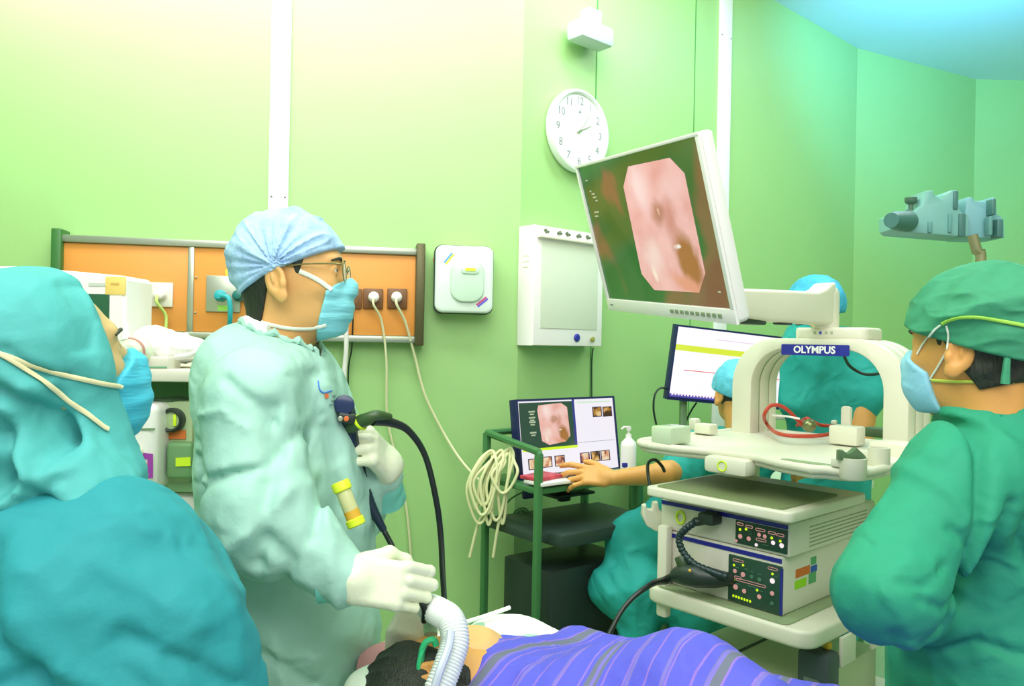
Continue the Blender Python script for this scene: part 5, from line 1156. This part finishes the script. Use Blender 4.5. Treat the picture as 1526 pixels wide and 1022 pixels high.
# ================================================================== standing person behind the cart
bp = thing('person', 'person standing behind the cart in teal scrubs and blue cap, back turned', 'person', A(1.22, 2.98, 0))
HB = Head(W(1213, 466, 2.95), yaw=112, pitch=-8, sc=1.0); HB.nk = (-.01, 0, -.16)
fB = person_head(bp, HB, m_skin2, h=.0042)
head_region('hair', bp, HB, lambda q: np.maximum.reduce([q[:, 0] - .0, -(q[:, 2] + .06), q[:, 2] - .05]), .006, material=m_hair, h=.005)
head_region('hair_net', bp, HB, lambda q: -(q[:, 2] - .004 - .2 * q[:, 0]), .020, material=mat('net_blue_deep', (60, 170, 206), rough=.6, bump=.4, bscale=50, var=.12, vscale=20), disp=lambda P, q: folds(q, .005, (20, 20, 20), 5), h=.0045)
def dB(P): return folds(P, .017, (6, 6, 4), 15, .12)
sb = [('c', W(1205, 520, 2.95), W(1272, 525, 3.0), .10, .09, .1), ('e', W(1235, 600, 2.98), (.165, .13, .24), .1), ('e', W(1232, 740, 2.98), (.17, .14, .3), .12), ('c', W(1232, 850, 2.98), A(1.22, 2.98, .5), .16, .15, .1),
      ('c', W(1285, 525, 2.95), W(1290, 590, 2.9), .075, .07, .05), ('c', W(1197, 520, 2.98), W(1188, 600, 2.95), .07, .075, .05)]
gB = body_fn(sb, dB, [lambda P: .46 - P[:, 2]])
sdf_mesh('scrubs', gB, A(.75, 2.7, .44), A(1.62, 3.3, 1.48), .011, m_scrub, bp)
def armB(P): return smin(cap(P, W(1288, 585, 2.9), W(1280, 660, 2.86), .052, .046), cap(P, W(1280, 660, 2.86), W(1225, 690, 2.72), .044, .03), .02)
sdf_mesh('arm', armB, W(1200, 730, 2.9) - A(.0, .4, 0), W(1330, 560, 2.9) + A(0, .12, .0), .007, m_skin2, bp)
hand(bp, 'hand', W(1205, 697, 2.68), A(-.8, -.4, -.1), A(0, -.4, 1), m_skin2, curls=(20, 25, 15), side=-1, wrist=W(1225, 690, 2.72), h=.004)
legs(bp, (1.22, 2.98), 110, m_scrub, .5)

# ================================================================== seated person typing
tpn = thing('person', 'seated person in teal scrubs and blue cap reaching an arm to the keyboard', 'person', A(.86, 3.02, 0))
HT = Head(W(1098, 586, 3.06), yaw=100, pitch=0, sc=1.0)
fT = person_head(tpn, HT, m_skin2, h=.004)
head_region('hair', tpn, HT, lambda q: np.maximum.reduce([q[:, 0] - .0, -(q[:, 2] + .06), q[:, 2] - .05]), .005, material=m_hair, h=.0045)
head_region('hair_net', tpn, HT, lambda q: -(q[:, 2] - .006 - .25 * q[:, 0]), .014, material=mat('net_blue_pale', (98, 196, 220), rough=.6, bump=.4, bscale=50, var=.1, vscale=20), disp=lambda P, q: folds(q, .004, (20, 20, 20), 6), h=.004)
s1 = W(1045, 672, 3.02); 
tb = [('c', s1, W(1150, 668, 3.06), .085, .085, .08), ('e', W(1088, 750, 3.03), (.17, .12, .22), .08), ('e', W(1075, 860, 3.00), (.19, .16, .16), .1), ('c', W(1040, 905, 2.93), W(955, 880, 2.68), .095, .08, .06), ('c', W(955, 880, 2.68), W(950, 1060, 2.66), .075, .06, .05),
      ('c', W(1100, 905, 2.95), W(1040, 900, 2.66), .095, .08, .06), ('c', W(1040, 900, 2.66), W(1035, 1080, 2.65), .075, .06, .05), ('c', s1, W(1010, 705, 2.84), .072, .068, .05), ('c', W(960, 800, 2.80), W(905, 880, 2.72), .05, .07, .08), ('c', W(1010, 760, 2.95), W(935, 800, 2.80), .10, .07, .08)]
gT = body_fn(tb, lambda P: folds(P, .018, (7, 7, 6), 17, .12), [lambda P: .16 - P[:, 2]])
sdf_mesh('scrubs', gT, A(.25, 2.4, .14), A(1.2, 3.25, 1.18), .011, m_scrub, tpn)
e1_ = W(1018, 708, 2.82); w1_ = W(915, 712, 2.66)
def armT(P): return smin(cap(P, W(1035, 695, 2.93), W(990, 706, 2.76), .045, .044), cap(P, W(990, 706, 2.76), w1_, .042, .026), .02)
sdf_mesh('arm', armT, w1_ - A(.06, .1, .09), W(1050, 670, 3.02) + A(.03, .05, .03), .005, m_skin2, tpn)
hand(tpn, 'hand', w1_ + A(-.062, .012, .004), A(-1, .15, .04), A(0.1, .6, .8), m_skin2, curls=((12, 22, 10), (22, 28, 14), (26, 30, 16), (20, 30, 16)), side=1, sc=1.05, wrist=w1_, h=.003, spread=.25, thumb=[(.028, -.022, -.004), (.046, .0, -.010), (.056, .022, -.016), (.060, .04, -.02)])
for s_ in (0, 1):
    mb = MB(); b = A(.44 + .22 * s_, 2.66, 0); mb.tube([b + UP * .2, b + UP * .07], [.04, .035], 10); mb.box(b + A(0, -.05, .035), (.09, .24, .07), None, .03, 3); mk('shoe', mb, m_dark, tpn)
stl = thing('stool', 'round dark stool under the seated person', 'stool', A(.86, 3.0, 0))
c = A(W(1080, 930, 3.02)[0], 3.0, 0); zt_ = .40
mb = MB(); mb.lathe([(.17, 0), (.19, .015), (.19, .045), (.17, .06)], c + UP * (zt_ - .06), None, 28); mk('seat', mb, m_dark, stl)
mb = MB(); mb.cyl(c + UP * .08, c + UP * (zt_ - .06), .025, 14); mk('post', mb, m_steel, stl)
for k in range(5):
    a = 2 * math.pi * k / 5; e = c + A(.22 * math.cos(a), .22 * math.sin(a), .05); mb = MB(); mb.tube([c + UP * .09, e + UP * .01], [.02, .014], 8); g_ = mk('leg', mb, m_steel, stl); mb = MB(); mb.ball(e - UP * .02, .026, 10); mk('caster', mb, m_black, g_)
# ------------------------------------------------------------------ anaesthesia workstation at the left
AZ = 2.0
am = thing('anaesthesia_machine', 'cream anaesthesia workstation with open shelves left of the mint gowned person', 'medical machine', W(200, 1000, 2.0) * A(1, 1, 0))
def ax_box(name, x0, y0, x1, y1, Yf, depth, m, bev=.006, par=am, seg=2):
    """front rectangle given by two picture corners at distance Yf"""
    a = W(x0, y1, Yf); b = W(x1, y0, Yf); mb = MB(); mb.box(((a[0] + b[0]) / 2, Yf + depth / 2, (a[2] + b[2]) / 2), (abs(b[0] - a[0]), depth, abs(b[2] - a[2])), None, bev, seg); return mk(name, mb, m, par)
ax_box('worktop', -120, 551, 302, 562, 1.93, .52, m_cream, .006)
ax_box('post', 286, 562, 306, 1180, 1.95, .05, m_cream, .006)
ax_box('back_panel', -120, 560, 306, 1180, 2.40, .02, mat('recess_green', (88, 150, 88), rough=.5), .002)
ax_box('side_panel', 298, 562, 303, 1180, 2.0, .42, m_cream2, .002)
ax_box('inner_shelf', -120, 716, 300, 726, 1.98, .42, mat('shelf_green', (128, 168, 120), rough=.4), .003)
ax_box('lower_body', -120, 800, 298, 1180, 1.98, .40, m_cream2, .01)
mb = MB(); c = W(262, 762, 1.99); mb.lathe([(.09, 0), (.096, .01), (.096, .085), (.085, .095), (.001, .1)], c - UP * .05 + A(0, .1, 0), None, 32); mk('absorber_dome', mb, m_white, am)
mb = MB(); c = W(208, 736, 2.0); mb.tube([c + A(.04 * math.cos(t), .02, .022 * math.sin(t)) for t in np.linspace(0, 2 * math.pi, 17)[:-1]], .008, 8, closed=True); mk('green_ring', mb, mat('ring_green', (60, 150, 110)), am)
# monitor on the worktop
pm = thing('patient_monitor', 'big white monitor with a yellow corner behind the teal hooded person', 'monitor', W(60, 548, 2.05))
mb = MB(); a = W(-90, 408, 2.02); b = W(187, 408, 2.02); zt = 1.38 + (498 - 404) / F * 2.02; zb_ = W(60, 551, 1.95)[2]
mb.prism([(a[0], zb_), (b[0], zb_), (b[0], zt - .02), (b[0] - .01, zt - .008), (b[0] - .12, zt + .0), (b[0] - .3, zt + .012), (a[0], zt + .008)], A(0, 2.02, 0), np.stack([A(1, 0, 0), UP, A(0, -1, 0)], 1), -.16, bev=.012, seg=3); mk('housing', mb, m_white, pm)
def frect(nm, x0, y0, x1, y1, Y, d_, m, par): return ax_box(nm, x0, y0, x1, y1, Y, d_, m, .003, par)
frect('yellow_corner', 156, 412, 186, 439, 2.0165, .01, mat('corner_yellow', (248, 214, 120), rough=.4), pm)
frect('screen', -60, 438, 163, 530, 2.0175, .01, mat('screen_dark_green', (34, 92, 58), rough=.15), pm)
mb = MB(); mb.box(W(146, 424, 2.018), (.05, .001, .008), None, 0); mk('front_marking', mb, mat('faint_grey', (206, 212, 200)), pm)
mb = MB(); mb.box(W(171, 423, 2.0155), (.022, .001, .005), None, 0); mk('front_marking', mb, mat('faint_amber', (222, 180, 90)), pm)
# vaporisers
va = thing('vaporiser', 'white vaporiser with purple label and blue top cap', 'vaporiser', W(197, 722, 1.98))
ax_box('body', 163, 603, 232, 735, 1.90, .13, m_white, .02, va, 4)
mb = MB(); c = W(205, 600, 1.96); mb.cyl(c, c + UP * .034, .013, 16, .003); mk('filler_cap', mb, mat('cap_blue', (30, 140, 200)), va)
FR = np.stack([A(1, 0, 0), UP, A(0, -1, 0)], 1)
def flat(nm, poly, Y, m, par, th=.0015):
    o = W(poly[0][0], poly[0][1], Y); pts = [(W(a, b, Y) - o) for a, b in poly]; mb = MB(); mb.prism([(p[0], p[2]) for p in pts][::-1], o, FR, th); return mk(nm, mb, m, par)
flat('groove', [(166, 638), (231, 638), (231, 641), (166, 641)], 1.899, m_galv, va)
flat('purple_label', [(186, 672), (228, 676), (228, 712), (220, 712), (220, 684), (198, 686)], 1.899, mat('label_purple', (162, 60, 170)), va)
flat('orange_label', [(198, 692), (220, 690), (220, 700), (198, 702)], 1.898, m_orange, va); flat('lime_label', [(198, 703), (220, 701), (220, 712), (198, 714)], 1.898, mat('label_lime', (196, 226, 70)), va)
mb = MB(); c = W(204, 674, 1.9); mb.lathe([(.017, -.002), (.017, .014), (.014, .018)], c, FR, 20); mk('dial', mb, m_cream2, va)
mb = MB(); c = W(207, 719, 1.899); mb.tube([c + A(.006 * math.cos(t), 0, .007 * math.sin(t)) for t in np.linspace(0, 2 * math.pi, 13)[:-1]], .0012, 6, closed=True); mb.box(W(205, 729, 1.899), (.022, .001, .004), None, 0); mk('front_marking', mb, m_dark, va)
v2 = thing('vaporiser', 'grey-green vaporiser with a dark ringed dial and orange label', 'vaporiser', W(256, 722, 2.05))
ax_box('body', 235, 598, 288, 724, 1.98, .14, mat('vap_grey', (176, 196, 148), rough=.4), .008, v2)
mb = MB(); c = W(262, 625, 1.98); mb.lathe([(.03, -.004), (.031, .02), (.026, .026), (.022, .024), (.022, .018)], c - A(.004, 0, 0), FR, 28, cap=False); mk('dial_ring', mb, m_dark, v2); mb = MB(); mb.lathe([(.023, 0), (.023, .018), (.001, .019)], c - A(.004, 0, 0), FR, 24, cap=False); mk('dial', mb, mat('vap_grey', (176, 196, 148)), v2)
mb = MB(); mb.box(c + A(.006, -.02, 0), (.008, .003, .03), None, .001); mk('lime_mark', mb, m_lime, v2)
flat('orange_label', [(247, 641), (277, 641), (277, 654), (247, 654)], 1.978, mat('label_orange', (232, 120, 50)), v2)
ax_box('sump', 246, 660, 286, 714, 1.95, .04, mat('sump_green', (112, 156, 104), rough=.4), .01, v2, 3); flat('lime_label', [(262, 682), (284, 681), (284, 694), (262, 695)], 1.948, m_lime, v2)
mb = MB(); c = W(262, 597, 2.03); mb.lathe([(.05, 0), (.052, .006), (.01, .012)], c, None, 24); mk('top_cap', mb, mat('cap_dark', (70, 100, 72)), v2)
# things on the worktop
bg = thing('plastic_bag', 'crumpled white plastic package on the anaesthesia worktop', 'plastic bag', W(255, 545, 2.02))
def bagf(P):
    d = ell(P, W(252, 520, 2.06), (.105, .08, .036)); d = smin(d, ell(P, W(232, 503, 2.06), (.035, .05, .035)), .03); d = smin(d, ell(P, W(275, 518, 2.02), (.055, .04, .02)), .03)
    return d + folds(P, .010, (16, 16, 16), 101, .03) + folds(P, .004, (40, 40, 40), 102, .02)
sdf_mesh('wrapper', bagf, W(252, 520, 2.06) - A(.15, .12, .06), W(252, 520, 2.06) + A(.15, .12, .09), .0035, mat('film_white', (244, 244, 240), rough=.3, bump=.3, bscale=60), bg)
mb = MB(); mb.tube([W(262, 532, 1.96), W(280, 530, 1.95), W(298, 522, 1.95), W(314, 512, 1.96)], .0075, 10, sub=5); wtube = mk('breathing_tube', mb, m_white, None); tag(wtube, 'short white curved tube lying in front of the crumpled package', 'tube')
b1 = thing('small_box', 'flat cream box at the front edge of the anaesthesia worktop', 'box', W(228, 551, 1.94)); ax_box('carton', 207, 532, 250, 551, 1.935, .08, m_cream, .004, b1); flat('printed_line', [(209, 546), (249, 546), (249, 548), (209, 548)], 1.934, mat('print_green', (120, 180, 140)), b1)
fm_ = thing('breathing_mask', 'clear round breathing mask propped beside the cheek of the hooded person', 'breathing mask', W(198, 550, 1.93))
mb = MB(); c = W(199, 528, 1.94); Rm_ = frame([0, 1, 0], nrm(A(.3, -1, .2))); mb.lathe([(.043, 0), (.047, .006), (.044, .014), (.036, .022), (.026, .042), (.015, .052), (.013, .07), (.010, .07)], c, Rm_, 28, cap=False); mk('cup', mb, mat('clear_cup', (214, 226, 196), rough=.1, alpha=.75), fm_)
mb = MB(); mb.tube([W(188, 508, 1.93), W(187, 496, 1.94), W(189, 482, 1.95)], [.012, .008, .005], 12, sub=4); mk('elbow', mb, m_white, fm_)
mb = MB(); mb.tube([W(190, 504, 1.93), W(205, 508, 1.92), W(214, 520, 1.915), W(212, 546, 1.915)], .004, 8, sub=5); mk('strap', mb, mat('strap_rose', (190, 130, 120)), fm_)
# small bottle at nurse's shoulder
vb = thing('steel_valve', 'small steel valve showing between the teal hood and the white vaporiser', 'valve', W(154, 700, 1.9)); mb = MB(); mb.cyl(W(154, 712, 1.9), W(154, 680, 1.9), .012, 14, .003); mb.cyl(W(150, 690, 1.88), W(160, 690, 1.88), .016, 14, .003); mk('body', mb, m_steel, vb)

# ------------------------------------------------------------------ patient trolley, patient and drape
PZ = 1.33
bed = thing('operating_table', 'operating table with pale mattress under the draped patient', 'operating table', A(.40, 1.10, 0))
ang = -32; RBd = rotm(0, 0, R_(ang)); bedc = A(.40, 1.10, 0)
def bp_(x, y, z): return bedc + RBd @ A(x, y, z)
mb = MB(); mb.box(bp_(0, 0, .74), (1.4, .50, .09), RBd, .03, 3); mk('mattress', mb, mat('mattress_green', (170, 214, 190), rough=.6), bed)
mb = MB(); mb.box(bp_(0, 0, .67), (1.34, .48, .04), RBd, .006); mk('table_frame', mb, m_steel, bed)
mb = MB(); mb.box(bp_(.1, 0, .36), (.24, .24, .58), RBd, .02); mb.box(bp_(.1, 0, .06), (.8, .5, .09), RBd, .03, 3); mk('pedestal', mb, m_steel, bed)
for s_ in (-1, 1): mb = MB(); mb.tube([bp_(-.68, s_ * .27, .70), bp_(.68, s_ * .27, .70)], .009, 10); mk('side_rail', mb, m_steel, bed)
pt = thing('person', 'patient lying on the table under a blue drape, only head and shoulder showing', 'person', bp_(-.2, 0, .79))
HPt = Head(W(652, 1036, 1.31), yaw=0, pitch=0, sc=1.0)
# head on its side: crown towards the left of the picture, face turned away from the camera
fx = nrm(A(.25, .80, .55)); up_ = nrm(A(-.93, .30, .0)); up_ = nrm(up_ - fx * np.dot(fx, up_)); HPt.R = np.stack([fx, np.cross(up_, fx), up_], 1); HPt.nk = (-.03, 0, -.17)
fP = person_head(pt, HPt, m_skin2, h=.0032, box=.24, low=.2)
head_region('hair', pt, HPt, lambda q: np.maximum.reduce([q[:, 0] - (.035 + .25 * q[:, 2]), -(q[:, 2] + .072 - .4 * q[:, 0]), q[:, 2] - .16]), .010, material=m_hair, disp=lambda P, q: folds(q, .004, (30, 30, 8), 7), h=.0032)
def shf_(P):
    d = cap(P, W(665, 1010, 1.34), W(722, 1018, 1.40), .055, .075); d = smin(d, ell(P, W(705, 985, 1.38), (.05, .08, .055)), .05); return d
sdf_mesh('shoulder', shf_, W(640, 1060, 1.2) - A(0, 0, .02), W(800, 900, 1.55), .005, mat('skin_shoulder', (232, 182, 118), rough=.5), pt)
# drape
def stripes(name):
    m = mat(name, (88, 88, 208), rough=.7, bump=.25, bscale=30); nt = m.node_tree; b = nt.nodes['Principled BSDF']
    tc = nt.nodes.new('ShaderNodeTexCoord'); mp = nt.nodes.new('ShaderNodeMapping'); mp.inputs['Rotation'].default_value = (0, 0, R_(38)); nt.links.new(tc.outputs['Object'], mp.inputs['Vector'])
    base = b.inputs['Base Color'].default_value[:]; prev = None
    for sc_, lo_, col_, off in ((1.7, .965, (104, 108, 128), 2.0), (5.4, .965, (122, 108, 196), 1.2), (8.9, .972, (140, 108, 200), 2.6)):
        wv = nt.nodes.new('ShaderNodeTexWave'); wv.inputs['Scale'].default_value = sc_; wv.inputs['Distortion'].default_value = .8; wv.inputs['Detail Scale'].default_value = .6; wv.inputs['Phase Offset'].default_value = off
        nt.links.new(mp.outputs[0], wv.inputs['Vector']); r = nt.nodes.new('ShaderNodeValToRGB'); r.color_ramp.elements[0].position = lo_; r.color_ramp.elements[1].position = lo_ + .015
        nt.links.new(wv.outputs['Fac'], r.inputs[0]); mx = nt.nodes.new('ShaderNodeMix'); mx.data_type = 'RGBA'; nt.links.new(r.outputs[0], mx.inputs[0])
        if prev is None: mx.inputs[6].default_value = base
        else: nt.links.new(prev, mx.inputs[6])
        mx.inputs[7].default_value = (s2l(col_[0]), s2l(col_[1]), s2l(col_[2]), 1); prev = mx.outputs[2]
    nt.links.new(prev, b.inputs['Base Color']); return m
def drf(P):
    P = P + A(0, 0, .016); d = ell(P, W(738, 1050, 1.36), (.13, .16, .108)); d = smin(d, cap(P, W(742, 1066, 1.34), W(900, 1072, 1.25), .108, .108), .07)
    d = smin(d, cap(P, W(900, 1070, 1.25), W(1030, 1052, 1.18), .108, .108), .06); d = smin(d, cap(P, W(1030, 1052, 1.18), W(1165, 1130, 1.06), .108, .095), .06)
    d = smin(d, sbox(P, bp_(.12, 0, .745), (.63, .285, .085), RBd, .05), .06)
    return d + folds(P, .010, (8, 8, 8), 111, .1) + folds(P, .003, (24, 24, 24), 113)
_dq = W(674, 1022, 1.30)
def drc(P): return smax(drf(P), _dq[0] + .85 * (P[:, 2] - _dq[2]) - P[:, 0], .015)
dr = sdf_mesh('drape', drc, A(-.2, .58, .58), A(1.1, 1.7, 1.02), .006, stripes('drape_blue'), None); tag(dr, 'violet blue striped drape covering the body of the patient', 'drape')
# pillow behind
pw_ = sdf_mesh('pillow', lambda P: smin(ell(P, W(785, 998, 1.64), (.135, .12, .085)), ell(P, W(745, 972, 1.62), (.09, .09, .06)), .06) + folds(P, .008, (9, 9, 9), 121), W(670, 1080, 1.45) - A(.02, 0, .02), W(900, 880, 1.85) + A(0, .0, 0), .006, mat('pillow_white', (242, 246, 238), rough=.75, bump=.2, bscale=40), None); tag(pw_, 'white pillow behind the neck and shoulder of the patient', 'pillow')
p2_ = sdf_mesh('head_pad', lambda P: sbox(P, bp_(-.55, -.02, .79), (.14, .17, .025), RBd, .03) + folds(P, .006, (9, 9, 9), 122), bp_(-.66, -.04, .8) - A(.32, .32, .08), bp_(-.66, -.04, .8) + A(.32, .32, .08), .006, mat('pad_pale', (224, 236, 214), rough=.7), None); tag(p2_, 'pale flat pad under the head of the patient', 'pad')
# white cloth over the brow and corrugated tube
cf = sdf_mesh('cloth', lambda P: sbox(P, W(610, 948, 1.37), (.040, .010, .058), rotm(0, R_(22), R_(10)), .008) + folds(P, .007, (16, 16, 9), 131), W(560, 1010, 1.28), W(660, 880, 1.45), .003, mat('cloth_ivory', (232, 232, 200), rough=.8, bump=.2, bscale=50), None); tag(cf, 'ivory cloth standing folded above the dark hair of the patient', 'cloth')
ct = thing('breathing_hose', 'white corrugated breathing hose arching over the patient', 'hose', W(640, 1022, 1.2))
hp, _ = spline([W(640, 905, 1.33), W(655, 912, 1.28), W(672, 925, 1.25), W(678, 955, 1.23), W(668, 990, 1.21), W(652, 1030, 1.19), W(630, 1080, 1.17)], 16)
mb = MB(); mb.tube(hp, [.0235 if i % 2 else .0215 for i in range(len(hp))], 18); mk('corrugated_tube', mb, mat('hose_white', (232, 238, 232), rough=.35), ct)
mb = MB(); mb.tube([W(672, 940, 1.205), W(668, 965, 1.19), W(655, 1000, 1.17), W(646, 1030, 1.165)], .0065, 8, sub=5); mk('inner_line', mb, mat('line_blue', (204, 212, 224), rough=.3), ct)
ms = thing('oxygen_mask', 'clear green tubing at the mouth of the patient beside the white hose', 'tubing', W(640, 980, 1.3))
mb = MB(); mb.tube([W(628, 1000, 1.27), W(628, 975, 1.27), W(634, 958, 1.27), W(646, 953, 1.27), W(650, 962, 1.27)], .0055, 8, sub=6); mb.tube([W(626, 1010, 1.26), W(624, 990, 1.26), W(630, 968, 1.265)], .004, 8, sub=5); mk('green_loop', mb, mat('tube_green', (60, 196, 130), rough=.25), ms)
mb = MB(); mb.tube([W(646, 900, 1.36), W(642, 920, 1.34), W(642, 945, 1.32)], [.010, .013, .012], 12, sub=4); mk('bite_tube', mb, mat('tube_pale_green', (170, 210, 160), rough=.3), ms); mb = MB(); mb.tube([W(648, 895, 1.35), W(643, 915, 1.33)], .005, 8); mk('red_tip', mb, mat('tip_red', (220, 120, 80)), ms)
# pink towel at the far left of the head and white edge of the table
tw = sdf_mesh('towel', lambda P: ell(P, W(566, 985, 1.45), (.05, .05, .028), rotm(0, R_(-25), 0)) + folds(P, .006, (14, 14, 14), 141), W(520, 1030, 1.38), W(610, 930, 1.54), .004, mat('towel_rose', (214, 150, 150), rough=.8), None); tag(tw, 'small rose towel behind the head of the patient', 'towel')
mb = MB(); mb.tube([W(524, 973, 1.56), W(594, 953, 1.58), W(700, 925, 1.62), W(760, 905, 1.66)], .0045, 8, sub=4); mk('iv_line', mb, m_white, None); tag(bpy.data.objects['iv_line'], 'thin white line running behind the head of the patient', 'tube')

# ------------------------------------------------------------------ clamp on a pole, upper right
CZ = 1.95
cl_ = thing('clamp_pole', 'steel pole with a grey-teal equipment clamp block above the green capped person', 'pole clamp', A(W(1452, 400, CZ)[0], CZ, 0))
m_cl = mat('clamp_teal_grey', (122, 176, 168), rough=.45); m_cld = mat('clamp_dark', (70, 118, 112), rough=.45)
pz_ = W(1450, 352, CZ)
mb = MB(); mb.tube([A(W(1462, 420, CZ)[0], CZ, .03), A(W(1462, 420, CZ)[0], CZ, 1.2), W(1462, 398, CZ), W(1456, 375, CZ), W(1449, 350, CZ)], .0125, 14, sub=5); mk('pole', mb, mat('pole_bronze', (150, 150, 110), rough=.35, metal=.5), cl_)
mb = MB(); mb.lathe([(.17, 0), (.17, .015), (.05, .03), (.02, .05)], A(W(1462, 420, CZ)[0], CZ, 0), None, 32); mk('base', mb, m_steel, cl_)
def clp(pts, Y, d_, name, m, bev=.006): 
    o = W(pts[0][0], pts[0][1], Y); P = [W(a, b, Y) - o for a, b in pts]; mb = MB(); mb.prism([(p[0], p[2]) for p in P][::-1], o, FR, -d_, bev=bev); return mk(name, mb, m, cl_)
clp([(1333, 320), (1340, 316), (1362, 315), (1374, 306), (1380, 284), (1391, 283), (1393, 290), (1400, 294), (1404, 297), (1407, 290), (1414, 287), (1419, 283), (1428, 283), (1429, 308), (1436, 318), (1445, 319), (1444, 353), (1424, 352), (1340, 345), (1334, 340)], CZ, .09, 'clamp_block', m_cl)
clp([(1438, 320), (1440, 300), (1444, 293), (1450, 293), (1454, 299), (1470, 299), (1479, 297), (1480, 293), (1485, 294), (1487, 318), (1497, 326), (1498, 354), (1478, 355), (1437, 354)], CZ + .02, .09, 'clamp_block', mat('clamp_blue_grey', (124, 178, 184), rough=.45))
for (x0, y0, x1, y1) in ((1421, 284, 1429, 312), (1478, 296, 1485, 320), (1429, 318, 1440, 352), (1486, 326, 1496, 353)): ax_box('jaw_plate', x0, y0, x1, y1, CZ - .004, .05, m_cld, .003, cl_)
for (x0, y0, x1, y1) in ((1414, 318, 1420, 346), (1474, 322, 1480, 350), (1384, 330, 1390, 346)): ax_box('rib', x0, y0, x1, y1, CZ - .006, .02, mat('clamp_mid', (98, 152, 146)), .002, cl_)
mb = MB(); c = W(1344, 329, CZ); mb.tube([W(1352, 330, CZ - .01), W(1338, 329, CZ - .05), W(1328, 328, CZ - .08)], [.027, .024, .018], 20, sub=3); mk('end_knob', mb, m_cld, cl_)
mb = MB(); c = W(1357, 318, CZ + .03); mb.lathe([(.014, -.01), (.012, .008), (.006, .012), (.006, .022), (.013, .027), (.015, .032), (.015, .04)], c, None, 18); mk('wing_screw', mb, mat('screw_dark', (70, 104, 84), rough=.4), cl_)
